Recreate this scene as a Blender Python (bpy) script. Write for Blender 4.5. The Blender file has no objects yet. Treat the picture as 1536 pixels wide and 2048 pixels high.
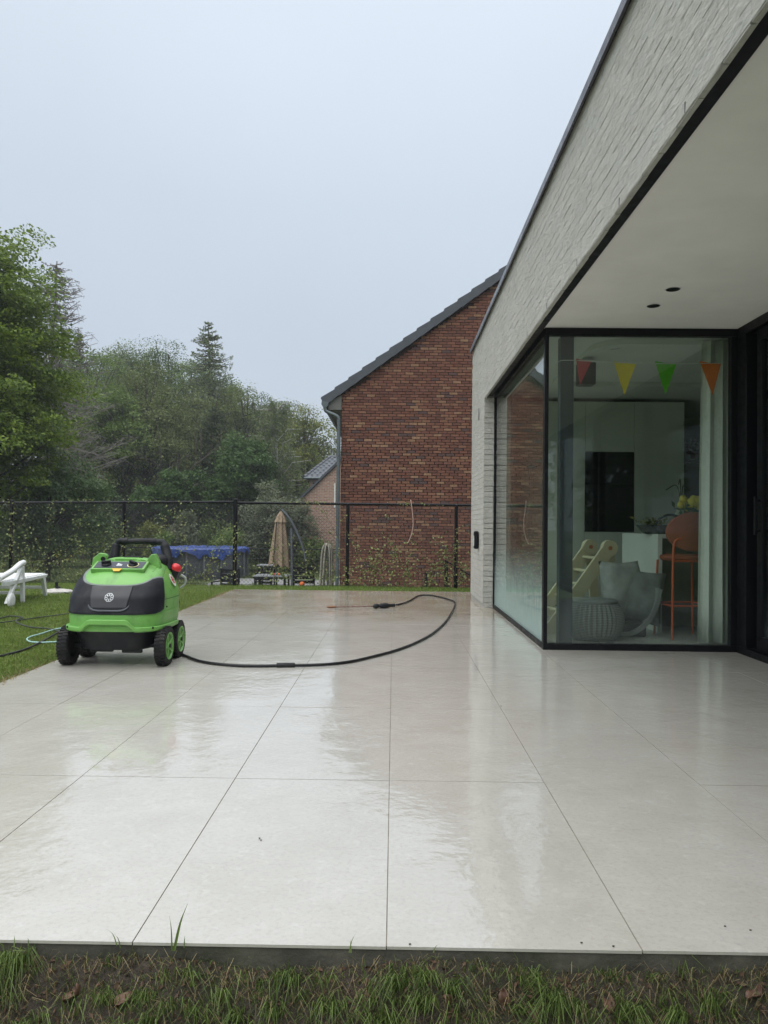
import bpy, math, random
import numpy as np
from mathutils import Vector, Matrix
random.seed(7)
C = bpy.context.scene.collection
SC = bpy.context.scene
PI = math.pi
# ------------------------------------------------------------------ camera, sky, sun, exposure
F, YAW, PITCH, ROLL, CH = 1564.24, .01266, .01738, -.01046, .9893
def _rot():
    cy, sy = math.cos(YAW), math.sin(YAW); cp, sp = math.cos(PITCH), math.sin(PITCH); cr, sr = math.cos(ROLL), math.sin(ROLL)
    Rz = np.array([[cy, -sy, 0], [sy, cy, 0], [0, 0, 1]]); Rx = np.array([[1, 0, 0], [0, cp, -sp], [0, sp, cp]])
    Ry = np.array([[cr, 0, sr], [0, 1, 0], [-sr, 0, cr]])
    return Rz @ Rx @ Ry
RM = _rot()
cam = bpy.data.cameras.new('camera'); camo = bpy.data.objects.new('camera', cam); C.objects.link(camo)
cam.sensor_fit = 'VERTICAL'; cam.sensor_height = 24; cam.sensor_width = 18; cam.lens = 24 * F / 2048
cam.clip_start = .05; cam.clip_end = 1500
M4 = Matrix.Identity(4)
for r in range(3):
    M4[r][0] = RM[r, 0]; M4[r][1] = RM[r, 2]; M4[r][2] = -RM[r, 1]
M4[2][3] = CH
camo.matrix_world = M4
SC.camera = camo

SUN_EL, SUN_AZ = math.radians(58), math.radians(215)      # azimuth clockwise from +Y
w = bpy.data.worlds.new('World'); SC.world = w; w.use_nodes = True
nt = w.node_tree; nt.nodes.clear()
def wn(t): return nt.nodes.new(t)
out = wn('ShaderNodeOutputWorld'); bg = wn('ShaderNodeBackground'); sky = wn('ShaderNodeTexSky')
sky.sky_type = 'NISHITA'; sky.sun_disc = False; sky.sun_elevation = SUN_EL; sky.sun_rotation = SUN_AZ
skb = wn('ShaderNodeBackground'); skb.inputs[1].default_value = .05; nt.links.new(sky.outputs[0], skb.inputs[0])
tc = wn('ShaderNodeTexCoord'); sp = wn('ShaderNodeSeparateXYZ'); nt.links.new(tc.outputs['Generated'], sp.inputs[0])
rp = wn('ShaderNodeValToRGB'); nt.links.new(sp.outputs[2], rp.inputs[0])
cr = rp.color_ramp; cr.elements[0].position = 0; cr.elements[0].color = (.455, .512, .575, 1)
cr.elements[1].position = 1; cr.elements[1].color = (2.1, 2.15, 2.25, 1)
e = cr.elements.new(.22); e.color = (.46, .523, .602, 1)
e = cr.elements.new(.38); e.color = (.495, .56, .64, 1)
e = cr.elements.new(.58); e.color = (.60, .67, .755, 1)
e = cr.elements.new(.78); e.color = (1.42, 1.48, 1.58, 1)
nz = wn('ShaderNodeTexNoise'); nz.inputs['Scale'].default_value = 1.6; nz.inputs['Detail'].default_value = 3; nz.inputs['Roughness'].default_value = .45
nt.links.new(tc.outputs['Generated'], nz.inputs['Vector'])
mr = wn('ShaderNodeMapRange'); mr.inputs[1].default_value = .3; mr.inputs[2].default_value = .7; mr.inputs[3].default_value = .95; mr.inputs[4].default_value = 1.06
nt.links.new(nz.outputs[0], mr.inputs[0])
vm = wn('ShaderNodeVectorMath'); vm.operation = 'SCALE'; nt.links.new(rp.outputs[0], vm.inputs[0]); nt.links.new(mr.outputs[0], vm.inputs['Scale'])
nt.links.new(vm.outputs[0], bg.inputs[0]); bg.inputs[1].default_value = .97
mx = wn('ShaderNodeMixShader'); mx.inputs[0].default_value = .93
nt.links.new(skb.outputs[0], mx.inputs[1]); nt.links.new(bg.outputs[0], mx.inputs[2]); nt.links.new(mx.outputs[0], out.inputs[0])
sl = bpy.data.lights.new('sun', 'SUN'); sl.energy = 1.5; sl.angle = math.radians(75); sl.color = (1, .97, .92)
so = bpy.data.objects.new('sun', sl); C.objects.link(so)
d = Vector((math.sin(SUN_AZ) * math.cos(SUN_EL), math.cos(SUN_AZ) * math.cos(SUN_EL), math.sin(SUN_EL)))
so.rotation_euler = d.to_track_quat('Z', 'Y').to_euler()
SC.view_settings.view_transform = 'Standard'; SC.view_settings.look = 'None'
SC.view_settings.exposure = 0.42; SC.view_settings.gamma = 1; SC.view_settings.use_curve_mapping = False

# photograph pixel -> point of the place (used only to measure where things stand)
def ray(x, y): return RM @ np.array([(x - 768) / F, 1, (1024 - y) / F])
def onz(x, y, z=0.):
    v = ray(x, y); t = (z - CH) / v[2]; return Vector((v[0] * t, v[1] * t, z))
def ony(x, y, Y):
    v = ray(x, y); t = Y / v[1]; return Vector((v[0] * t, Y, CH + v[2] * t))
def onx(x, y, X):
    v = ray(x, y); t = X / v[0]; return Vector((X, v[1] * t, CH + v[2] * t))

# ------------------------------------------------------------------ materials
def newmat(name):
    m = bpy.data.materials.new(name); m.use_nodes = True; m.node_tree.nodes.clear(); return m
class N:
    def __init__(s, m): s.t = m.node_tree
    def n(s, ty, **k):
        a = s.t.nodes.new(ty)
        for q, v in k.items(): setattr(a, q, v)
        return a
    def l(s, a, b): s.t.links.new(a, b)
    def noise(s, vec, scale, detail=3, rough=.5, dist=0):
        a = s.n('ShaderNodeTexNoise'); a.inputs['Scale'].default_value = scale; a.inputs['Detail'].default_value = detail
        a.inputs['Roughness'].default_value = rough; a.inputs['Distortion'].default_value = dist
        if vec is not None: s.l(vec, a.inputs['Vector'])
        return a.outputs[0]
    def ramp(s, fac, stops, interp='LINEAR'):
        a = s.n('ShaderNodeValToRGB'); c = a.color_ramp; c.interpolation = interp
        while len(c.elements) < len(stops): c.elements.new(.5)
        for e, (p, col) in zip(c.elements, stops):
            e.position = p; e.color = (col if len(col) == 4 else (*col, 1)) if hasattr(col, '__len__') else (col, col, col, 1)
        s.l(fac, a.inputs[0]); return a.outputs[0]
    def mix(s, f, a, b, mode='MIX'):
        m = s.n('ShaderNodeMix', data_type='RGBA', blend_type=mode)
        for i, v in ((0, f), (6, a), (7, b)):
            if hasattr(v, 'links'): s.l(v, m.inputs[i])
            elif i == 0: m.inputs[0].default_value = v
            else: m.inputs[i].default_value = (*v, 1)
        return m.outputs[2]
    def math(s, op, a, b=0., clamp=False):
        m = s.n('ShaderNodeMath', operation=op); m.use_clamp = clamp
        for i, v in ((0, a), (1, b)):
            if hasattr(v, 'links'): s.l(v, m.inputs[i])
            else: m.inputs[i].default_value = v
        return m.outputs[0]
    def bump(s, h, strength, dist=.01, normal=None):
        b = s.n('ShaderNodeBump'); b.inputs['Strength'].default_value = strength; b.inputs['Distance'].default_value = dist
        s.l(h, b.inputs['Height'])
        if normal is not None: s.l(normal, b.inputs['Normal'])
        return b.outputs[0]
    def prin(s, col=None, rough=.5, metal=0., **k):
        p = s.n('ShaderNodeBsdfPrincipled')
        def st(nm, v):
            if hasattr(v, 'links'): s.l(v, p.inputs[nm])
            elif nm == 'Base Color': p.inputs[nm].default_value = (*v, 1)
            else: p.inputs[nm].default_value = v
        if col is not None: st('Base Color', col)
        st('Roughness', rough); st('Metallic', metal)
        for q, v in k.items(): st(q.replace('_', ' '), v)
        return p
    def out(s, sh):
        o = s.n('ShaderNodeOutputMaterial'); s.l(sh, o.inputs[0])
MC = {}
def mat(name, col, rough=.6, var=.15, scale=8, bump=.0, bscale=60, metal=0., dirt=None, dirtscale=3, coat=0., spec=.5):
    """plain painted / plastic / stone material with uneven colour, fine relief and worn dirt"""
    if name in MC: return MC[name]
    m = newmat(name); g = N(m)
    ge = g.n('ShaderNodeNewGeometry').outputs['Position']
    f = g.noise(ge, scale, 5, .6)
    c0 = tuple(max(0, c * (1 - var)) for c in col); c1 = tuple(min(1, c * (1 + var)) for c in col)
    c = g.ramp(f, [(.3, c0), (.7, c1)])
    if dirt:
        f2 = g.ramp(g.noise(ge, dirtscale, 6, .65, .4), [(.5, 0), (.68, 1)])
        c = g.mix(g.math('MULTIPLY', f2, .6), c, dirt)
    rg = g.ramp(g.noise(ge, scale * 1.7, 3), [(.3, max(.02, rough - .08)), (.7, min(1, rough + .08))])
    k = {'Specular IOR Level': spec}
    p = g.prin(c, rg, metal)
    p.inputs['Specular IOR Level'].default_value = spec
    if coat: p.inputs['Coat Weight'].default_value = coat; p.inputs['Coat Roughness'].default_value = .1
    if bump:
        g.l(g.bump(g.noise(ge, bscale, 4, .6), bump, .004), p.inputs['Normal'])
    g.out(p.outputs[0]); MC[name] = m; return m

def mat_leaf(name, dark, light, rough=.5, trans=.28, nscale=.8):
    if name in MC: return MC[name]
    m = newmat(name); g = N(m); ge = g.n('ShaderNodeNewGeometry')
    r = ge.outputs['Random Per Island']
    nn = g.noise(ge.outputs['Position'], nscale, 3, .6)
    f = g.math('ADD', g.math('MULTIPLY', r, .5), g.math('MULTIPLY', nn, .5))
    c = g.ramp(f, [(.2, dark), (.5, tuple((a + b) / 2 for a, b in zip(dark, light))), (.8, light)])
    p = g.prin(c, rough); p.inputs['Specular IOR Level'].default_value = .25
    t = g.n('ShaderNodeBsdfTranslucent'); g.l(g.mix(.3, c, (light[0] * 1.3, light[1] * 1.3, light[2] * .8)), t.inputs[0])
    x = g.n('ShaderNodeMixShader'); x.inputs[0].default_value = trans
    g.l(p.outputs[0], x.inputs[1]); g.l(t.outputs[0], x.inputs[2]); g.out(x.outputs[0]); MC[name] = m; return m

def mat_brick(name, stops, island, rough=.85, bump=.5):
    """each brick its own fired colour: from its island in a joined mesh, else from its object"""
    if name in MC: return MC[name]
    m = newmat(name); g = N(m); ge = g.n('ShaderNodeNewGeometry')
    r = ge.outputs['Random Per Island'] if island else g.n('ShaderNodeObjectInfo').outputs['Random']
    base = g.ramp(r, stops, 'CONSTANT')
    nn = g.noise(ge.outputs['Position'], 22, 5, .65)
    big = g.noise(ge.outputs['Position'], 1.1, 3)
    c = g.mix(g.ramp(nn, [(.35, 0), (.75, .45)]), base, tuple(x * .55 for x in stops[0][1]))
    c = g.mix(g.ramp(big, [(.3, 0), (.7, .25)]), c, tuple(x * .8 for x in stops[0][1]))
    p = g.prin(c, rough); p.inputs['Specular IOR Level'].default_value = .3
    nb = g.bump(g.noise(ge.outputs['Position'], 70, 5, .7), bump, .004)
    if bump > .6:      # hand-moulded: long folds and creases in the clay
        mp = g.n('ShaderNodeMapping'); mp.inputs['Scale'].default_value = (1, .28, 1); g.l(ge.outputs['Position'], mp.inputs[0])
        fo = g.noise(mp.outputs[0], 34, 6, .62, 1.2); nb = g.bump(fo, 1., .016, nb)
        cr_ = g.ramp(g.noise(mp.outputs[0], 21, 5, .6, 1.5), [(.47, 1), (.5, 0), (.53, 1)]); nb = g.bump(cr_, .35, .004, nb)
    g.l(nb, p.inputs['Normal'])
    g.out(p.outputs[0]); MC[name] = m; return m

def mat_glass(name, tint, fog=None, refl=1.0):
    """thin pane: mirror reflection by angle over a tinted see-through body; fog = breath-like condensation"""
    m = newmat(name); g = N(m); ge = g.n('ShaderNodeNewGeometry')
    fr = g.n('ShaderNodeFresnel'); fr.inputs[0].default_value = 1.5
    # the incoming angle is taken from either side of the pane
    tr = g.n('ShaderNodeBsdfTransparent'); tr.inputs[0].default_value = (*tint, 1)
    gl = g.n('ShaderNodeBsdfGlossy'); gl.inputs['Roughness'].default_value = 0.0; gl.inputs[0].default_value = (1, 1, 1, 1)
    lw = g.n('ShaderNodeLayerWeight'); lw.inputs[0].default_value = .5
    # Schlick: .04 + .96 * (1-cos)^5 ; facing = 1-cos
    f5 = g.math('POWER', lw.outputs['Facing'], 5.)
    f = g.math('ADD', g.math('MULTIPLY', f5, .95), .045)
    x = g.n('ShaderNodeMixShader'); g.l(f, x.inputs[0]); g.l(tr.outputs[0], x.inputs[1]); g.l(gl.outputs[0], x.inputs[2])
    sh = x.outputs[0]
    if fog:
        zlo, zhi, amt, col = fog
        s = g.n('ShaderNodeSeparateXYZ'); g.l(ge.outputs['Position'], s.inputs[0])
        mp = g.n('ShaderNodeMapping'); mp.inputs['Scale'].default_value = (6, 6, .8); g.l(ge.outputs['Position'], mp.inputs[0])
        streak = g.noise(mp.outputs[0], 5, 5, .7)
        zz = g.math('ADD', s.outputs[2], g.math('MULTIPLY', g.math('SUBTRACT', streak, .5), .55))
        k = g.n('ShaderNodeMapRange'); k.interpolation_type = 'SMOOTHSTEP'; k.inputs[1].default_value = zhi; k.inputs[2].default_value = zlo
        g.l(zz, k.inputs[0])
        dr = g.ramp(g.noise(ge.outputs['Position'], 130, 2, .6), [(.35, .55), (.6, 1)])
        amtn = g.math('MULTIPLY', g.math('MULTIPLY', k.outputs[0], amt), dr)
        df = g.n('ShaderNodeBsdfTranslucent'); df.inputs[0].default_value = (*col, 1)
        dd = g.n('ShaderNodeBsdfDiffuse'); dd.inputs[0].default_value = (*col, 1)
        m2 = g.n('ShaderNodeMixShader'); m2.inputs[0].default_value = .5; g.l(df.outputs[0], m2.inputs[1]); g.l(dd.outputs[0], m2.inputs[2])
        y = g.n('ShaderNodeMixShader'); g.l(amtn, y.inputs[0]); g.l(sh, y.inputs[1]); g.l(m2.outputs[0], y.inputs[2]); sh = y.outputs[0]
    g.out(sh); return m

def mat_tile():
    m = newmat('wet porcelain tile'); g = N(m); ge = g.n('ShaderNodeNewGeometry').outputs['Position']
    oi = g.n('ShaderNodeObjectInfo').outputs['Random']
    mot = g.noise(ge, 3.2, 7, .62, .5)
    fine = g.noise(ge, 70, 3, .7)
    c = g.ramp(mot, [(.28, (.425, .406, .355)), (.5, (.462, .443, .395)), (.72, (.495, .477, .432))])
    c = g.mix(g.ramp(fine, [(.5, 0), (.64, .34)]), c, (.34, .32, .28))
    c = g.mix(g.ramp(g.noise(ge, 24, 6, .75, .8), [(.54, 0), (.68, .35)]), c, (.60, .59, .55))
    c = g.mix(g.math('MULTIPLY', oi, .08), c, (.36, .35, .32))
    # sandy silt washed to the far end of the terrace
    s = g.n('ShaderNodeSeparateXYZ'); g.l(ge, s.inputs[0])
    silt = g.n('ShaderNodeMapRange'); silt.inputs[1].default_value = 7.9; silt.inputs[2].default_value = 9.0
    wob = g.noise(ge, 1.3, 5, .6)
    g.l(g.math('ADD', s.outputs[1], g.math('MULTIPLY', g.math('SUBTRACT', wob, .5), 2.4)), silt.inputs[0])
    sf = g.math('MULTIPLY', silt.outputs[0], g.ramp(g.noise(ge, 2.1, 6, .65, .6), [(.33, .2), (.62, .85)]))
    c = g.mix(sf, c, (.30, .235, .155))
    # rust-brown tint of shallow puddles
    c = g.mix(g.math('MULTIPLY', g.ramp(g.noise(ge, .9, 4, .6), [(.55, 0), (.75, 1)]), .18), c, (.38, .35, .26))
    p = g.prin(c, .5); p.inputs['Specular IOR Level'].default_value = .2
    g.l(g.bump(fine, .12, .001), p.inputs['Normal'])
    p.inputs['Coat Weight'].default_value = 1.0; p.inputs['Coat IOR'].default_value = 1.85
    wet = g.noise(ge, 1.1, 5, .6, .3)
    g.l(g.ramp(wet, [(.3, .004), (.55, .012), (.78, .04)]), p.inputs['Coat Roughness'])
    # thin water film: ripples, stronger in patches
    r1 = g.noise(ge, 13, 3, .5, .5); r2 = g.noise(ge, 40, 2, .5, .4)
    amp = g.ramp(g.noise(ge, 1.7, 3, .5), [(.35, .12), (.65, 1)])
    h = g.math('MULTIPLY', g.math('ADD', r1, g.math('MULTIPLY', r2, .34)), amp)
    g.l(g.bump(h, .30, .010), p.inputs['Coat Normal'])
    g.out(p.outputs[0]); return m

def mat_soil():
    m = newmat('wet soil'); g = N(m); ge = g.n('ShaderNodeNewGeometry').outputs['Position']
    a = g.noise(ge, 18, 8, .7); b = g.noise(ge, 3, 4)
    c = g.ramp(a, [(.3, (.028, .022, .017)), (.55, (.075, .058, .045)), (.75, (.15, .12, .095))])
    c = g.mix(g.ramp(b, [(.4, 0), (.7, .5)]), c, (.035, .045, .018))
    p = g.prin(c, .55); g.l(g.bump(g.noise(ge, 55, 8, .75), 1., .02), p.inputs['Normal']); g.out(p.outputs[0]); return m
def mat_ground():
    m = newmat('grassy ground'); g = N(m); ge = g.n('ShaderNodeNewGeometry').outputs['Position']
    a = g.noise(ge, 30, 8, .7); b = g.noise(ge, .5, 5)
    c = g.ramp(a, [(.3, (.03, .045, .014)), (.6, (.075, .115, .03)), (.8, (.12, .15, .05))])
    c = g.mix(g.ramp(b, [(.35, 0), (.7, .55)]), c, (.11, .135, .055))
    p = g.prin(c, .9); g.l(g.bump(a, .8, .02), p.inputs['Normal']); g.out(p.outputs[0]); return m

# ------------------------------------------------------------------ mesh helpers
class MB:
    def __init__(s): s.v = []; s.f = []
    def add(s, vs, fs):
        o = len(s.v); s.v += [tuple(v) for v in vs]; s.f += [tuple(i + o for i in f) for f in fs]; return s
    def box(s, x0, x1, y0, y1, z0, z1, M=None, j=0):
        vs = [Vector((x, y, z)) for x in (x0, x1) for y in (y0, y1) for z in (z0, z1)]
        if j: vs = [v + Vector([random.uniform(-j, j) for _ in range(3)]) for v in vs]
        if M: vs = [M @ v for v in vs]
        return s.add(vs, [(0, 1, 3, 2), (4, 6, 7, 5), (0, 4, 5, 1), (2, 3, 7, 6), (0, 2, 6, 4), (1, 5, 7, 3)])
    def prism(s, pts, d, M=None):
        """closed polygon (list of 3d points) pushed by vector d"""
        n = len(pts); d = Vector(d); vs = [Vector(p) for p in pts] + [Vector(p) + d for p in pts]
        if M: vs = [M @ v for v in vs]
        return s.add(vs, [tuple(range(n))[::-1], tuple(range(n, 2 * n))] + [(i, (i + 1) % n, n + (i + 1) % n, n + i) for i in range(n)])
    def tube(s, pts, r, n=8, caps=True, up=None):
        pts = [Vector(p) for p in pts]; rs = r if hasattr(r, '__len__') else [r] * len(pts); rings = []; prev = None
        for i, p in enumerate(pts):
            t = (pts[min(i + 1, len(pts) - 1)] - pts[max(i - 1, 0)])
            if t.length < 1e-9: t = Vector((0, 0, 1))
            t.normalize()
            a = prev if prev is not None else (Vector((0, 0, 1)) if abs(t.z) < .9 else Vector((1, 0, 0)))
            u = a - t * a.dot(t)
            if u.length < 1e-6: u = t.orthogonal()
            u.normalize(); prev = u; q = t.cross(u)
            rings.append([p + (u * math.cos(2 * PI * k / n) + q * math.sin(2 * PI * k / n)) * rs[i] for k in range(n)])
        vs = [v for R in rings for v in R]; fs = []
        for i in range(len(pts) - 1):
            for k in range(n): fs.append((i * n + k, i * n + (k + 1) % n, (i + 1) * n + (k + 1) % n, (i + 1) * n + k))
        if caps: fs += [tuple(range(n))[::-1], tuple(range((len(pts) - 1) * n, len(pts) * n))]
        return s.add(vs, fs)
    def lathe(s, prof, c=(0, 0, 0), n=24, axis='z', M=None):
        """prof: (radius, height) pairs"""
        vs = []; c = Vector(c)
        for r_, h in prof:
            for k in range(n):
                a = 2 * PI * k / n
                q = {'z': (r_ * math.cos(a), r_ * math.sin(a), h), 'x': (h, r_ * math.cos(a), r_ * math.sin(a)), 'y': (r_ * math.sin(a), h, r_ * math.cos(a))}[axis]
                vs.append(Vector(q) + c)
        if M: vs = [M @ v for v in vs]
        fs = [(i * n + k, i * n + (k + 1) % n, (i + 1) * n + (k + 1) % n, (i + 1) * n + k) for i in range(len(prof) - 1) for k in range(n)]
        fs += [tuple(range(n))[::-1], tuple(range((len(prof) - 1) * n, len(prof) * n))]
        return s.add(vs, fs)
    def ball(s, c, r, n=12, sc=(1, 1, 1)):
        prof = [(max(1e-4, r * math.sin(PI * i / (n // 2 + 1))) , -r * math.cos(PI * i / (n // 2 + 1))) for i in range(n // 2 + 2)]
        o = len(s.v); s.lathe(prof, (0, 0, 0), n)
        for i in range(o, len(s.v)): v = s.v[i]; s.v[i] = (v[0] * sc[0] + c[0], v[1] * sc[1] + c[1], v[2] * sc[2] + c[2])
        return s
    def mesh(s, name, m, smooth=False):
        me = bpy.data.meshes.new(name); me.from_pydata(s.v, [], s.f); me.materials.append(m)
        if smooth: me.polygons.foreach_set('use_smooth', [True] * len(me.polygons))
        me.update(); return me
    def build(s, name, m, parent=None, smooth=False, bevel=0, fixn=True):
        me = s.mesh(name, m, smooth)
        if fixn:
            import bmesh
            b = bmesh.new(); b.from_mesh(me); bmesh.ops.recalc_face_normals(b, faces=b.faces); b.to_mesh(me); b.free()
        o = bpy.data.objects.new(name, me); C.objects.link(o)
        if parent: o.parent = parent; o.matrix_parent_inverse = Matrix.Identity(4)
        if bevel:
            k = o.modifiers.new('bevel', 'BEVEL'); k.width = bevel; k.segments = 2; k.limit_method = 'ANGLE'; k.angle_limit = .6
        if smooth and not bevel: smooth_angle(o)
        return o
def smooth_angle(o):
    try:
        o.data.set_sharp_from_angle(angle=math.radians(42))
    except Exception: pass
def tag(o, label=None, cat=None, group=None, kind=None):
    if label: o['label'] = label
    if cat: o['category'] = cat
    if group: o['group'] = group
    if kind: o['kind'] = kind
    return o
def empty(name, loc=(0, 0, 0), rz=0, label=None, cat=None, group=None, kind=None):
    o = bpy.data.objects.new(name, None); C.objects.link(o); o.location = loc; o.rotation_euler = (0, 0, rz); o.empty_display_size = .1
    return tag(o, label, cat, group, kind)
def inst(name, me, parent, loc=(0, 0, 0), rot=None, scale=None):
    o = bpy.data.objects.new(name, me); C.objects.link(o); o.parent = parent; o.location = loc
    if rot: o.rotation_euler = rot
    if scale: o.scale = scale
    return o
def npmesh(name, V, Fc, m, parent=None):
    """V (n,3) floats, Fc (k,s) ints all faces of one size"""
    me = bpy.data.meshes.new(name); k, s = Fc.shape
    me.vertices.add(len(V)); me.vertices.foreach_set('co', np.ascontiguousarray(V, np.float32).ravel())
    me.loops.add(k * s); me.loops.foreach_set('vertex_index', np.ascontiguousarray(Fc, np.int32).ravel())
    me.polygons.add(k); me.polygons.foreach_set('loop_start', np.arange(0, k * s, s, dtype=np.int32))
    try: me.polygons.foreach_set('loop_total', np.full(k, s, np.int32))
    except Exception: pass
    me.materials.append(m); me.update(calc_edges=True)
    o = bpy.data.objects.new(name, me); C.objects.link(o)
    if parent: o.parent = parent
    return o
def crom(P, k=8):
    P = [Vector(p) for p in P]; Q = [2 * P[0] - P[1]] + P + [2 * P[-1] - P[-2]]; o = []
    for i in range(1, len(Q) - 2):
        for j in range(k):
            t = j / k; a, b, c, d_ = Q[i - 1], Q[i], Q[i + 1], Q[i + 2]
            o.append(.5 * ((2 * b) + (c - a) * t + (2 * a - 5 * b + 4 * c - d_) * t * t + (3 * b - a - 3 * c + d_) * t ** 3))
    return o + [P[-1]]
rs = np.random.RandomState(11)
def unit(a): return a / np.maximum(np.linalg.norm(a, axis=-1, keepdims=True), 1e-9)
def leaf_arrays(P, nrm, size, aspect=.55, rng=rs):
    n = len(P); a = rng.normal(size=(n, 3)); u = unit(np.cross(nrm, a)); v = np.cross(nrm, u)
    L = (size * rng.uniform(.6, 1.3, n))[:, None]
    tip = nrm * L * rng.uniform(-.25, .1, n)[:, None]
    V = np.stack([P - u * L * .5, P + v * L * aspect * .5, P + u * L * .5 + tip, P - v * L * aspect * .5], 1).reshape(-1, 3)
    return V, np.arange(n * 4).reshape(n, 4)
def blade_arrays(P, h, wd, lean, rng=rs, droop=.5):
    """grass blades: base point, height, width, lean vector (n,3)"""
    n = len(P); a = rng.uniform(0, 2 * PI, n); side = np.stack([np.cos(a), np.sin(a), 0 * a], 1) * (wd * .5)[:, None] if hasattr(wd, '__len__') else np.stack([np.cos(a), np.sin(a), 0 * a], 1) * wd * .5
    up = np.array([0, 0, 1.]); H = h[:, None]
    m = P + up * H * .55 + lean * H * .35; t = P + up * H * (1 - droop * np.linalg.norm(lean, axis=1, keepdims=True)) + lean * H
    V = np.stack([P - side, P + side, m + side * .7, m - side * .7, t], 1).reshape(-1, 3)
    i = np.arange(n)[:, None] * 5
    T = np.concatenate([i + np.array([0, 1, 2]), i + np.array([0, 2, 3]), i + np.array([3, 2, 4])], 0)
    return V, T

# ------------------------------------------------------------------ common materials
BLK = mat('black powder coated metal', (.005, .0055, .007), .42, .2, 10, .05, spec=.22)
BLKP = mat('black plastic', (.011, .012, .014), .5, .25, 14, .12, 160, dirt=(.026, .026, .024), dirtscale=6, spec=.22)
WBRICK = [(0, (.50, .49, .44)), (.25, (.52, .51, .46)), (.5, (.48, .47, .425)), (.7, (.535, .525, .475)), (.88, (.50, .495, .455))]
RBRICK = [(0, (.155, .066, .045)), (.22, (.195, .086, .056)), (.42, (.128, .056, .041)), (.66, (.225, .112, .068)), (.83, (.285, .168, .10)), (.90, (.085, .06, .058)), (.95, (.175, .08, .058))]
WB_O = mat_brick('greige brick', WBRICK, False, .8, .9); WB_J = mat_brick('greige bricks joined', WBRICK, True, .8, .9)
RB_O = mat_brick('red brown brick', RBRICK, False); RB_J = mat_brick('red brown bricks joined', RBRICK, True)
WMORT = mat('greige mortar', (.33, .325, .29), .9, .2, 30, .5, 120)
RMORT = mat('dark brown mortar', (.045, .026, .02), .95, .2, 30, .5, 120)
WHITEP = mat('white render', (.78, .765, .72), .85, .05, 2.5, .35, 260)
CONC = mat('damp concrete', (.085, .080, .064), .7, .45, 9, .8, 60, dirt=(.030, .042, .014), dirtscale=3)
SOIL = mat_soil(); GROUND = mat_ground()
TILE = mat_tile()
ZINC = mat('dark zinc', (.11, .13, .135), .45, .15, 6, metal=.5)

# ================================================================== SETTING
GZ = -1.2                                   # the neighbour's garden lies lower
X0, Y0, TW, TD = -.007, 1.8555, .6, 1.2     # joint grid of the terrace
def gheight(x, y):
    """ground height around the terrace"""
    z = -.045 + .012 * np.sin(x * 1.7 + y) * np.cos(y * 1.3)
    z = np.where(y > 13.15, -.045 - (1.155) * np.clip((y - 13.15) / 2.6, 0, 1) ** .9, z)
    return z
gx = np.concatenate([np.array([-400, -150, -60, -30, -18]), np.linspace(-12, 9, 43), np.array([14, 30, 60, 150, 400])])
gy = np.concatenate([np.array([-300, -80, -30, -12]), np.linspace(-6, 1.6, 6), np.array([1.72]), np.linspace(2.2, 16, 47), np.array([18, 24, 32, 42, 60, 90, 150, 400])])
GX, GY = np.meshgrid(gx, gy, indexing='ij'); GZZ = gheight(GX, GY)
near = GY < 1.76; GZZ = np.where(near, -.62, GZZ)
inside = (GX > -2.3) & (GX < 12) & (GY > 1.72) & (GY < 11.7); GZZ = np.where(inside, -.22, GZZ)
V = np.stack([GX, GY, GZZ], -1).reshape(-1, 3); nx, ny = len(gx), len(gy)
I = (np.arange(nx - 1)[:, None] * ny + np.arange(ny - 1)[None]).ravel()
tag(npmesh('ground', V, np.stack([I, I + ny, I + ny + 1, I + 1], 1), GROUND), kind='structure')

# terrace: concrete bed and single porcelain slabs with open joints
terr = empty('terrace', (0, 0, 0), kind='structure')
MB().box(-2.395, 8.0, 1.861, 11.83, -.16, -.0075).build('concrete_bed', CONC, terr)
MB().box(-2.385, 2.9, 1.8645, 11.82, -.0072, -.0028).build('grout', mat('sandy grout', (.20, .18, .145), .9, .35, 5, .3), terr)
tm = MB().box(.0015, TW - .0015, .0015, TD - .0015, -.007, 0).mesh('tile', TILE)
tmw = [tm]
kmin = -4
for k in range(kmin, 8):
    for j in range(9):
        x = X0 + k * TW; y = Y0 + j * TD
        if y + TD > 11.85:      # the last row is cut
            if k == kmin: cutm = MB().box(.0015, TW - .0015, .0015, 11.85 - y, -.007, 0).mesh('tile', TILE)
            if x > 1.1: continue
            me = cutm
        else: me = tm
        if x > 1.25 and y > 6.4: continue
        if x > 2.9: continue
        inst('tile', me, terr, (x, y, random.uniform(-.0006, .0006)), (random.uniform(-.0006, .0006), random.uniform(-.0006, .0006), 0))

# bank of soil in front of the terrace edge
def bankz(x, t):   # t 0..1 from the concrete down to the lawn
    return None
nu, nv = 420, 70
U = np.linspace(-3.4, 3.6, nu); Vv = np.linspace(0, 1, nv); UU, VV = np.meshgrid(U, Vv, indexing='ij')
def fbm(x, y, s, seed):
    r = np.random.RandomState(seed); z = 0 * x
    for o in range(5):
        for q in range(4):
            a = r.uniform(0, 2 * PI); f = s * 2 ** o * r.uniform(.7, 1.3); z = z + np.sin((x * math.cos(a) + y * math.sin(a)) * f + r.uniform(0, 6)) / 2 ** o
    return z / 5
def bank_pt(u, v):
    y = 1.858 - .40 * v ** 1.0 - .02 * fbm(u, v * .5, 9, 5) ; z = -.044 - .50 * v ** 1.15 + .026 * fbm(u, v * .6, 13, 3) * (1 - .3 * v)
    return y, z
BY, BZ = bank_pt(UU, VV)
V = np.stack([UU, BY, BZ], -1).reshape(-1, 3); I = (np.arange(nu - 1)[:, None] * nv + np.arange(nv - 1)[None]).ravel()
bank = npmesh('soil_bank', V, np.stack([I, I + 1, I + nv + 1, I + nv], 1), SOIL); tag(bank, kind='structure')
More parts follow.
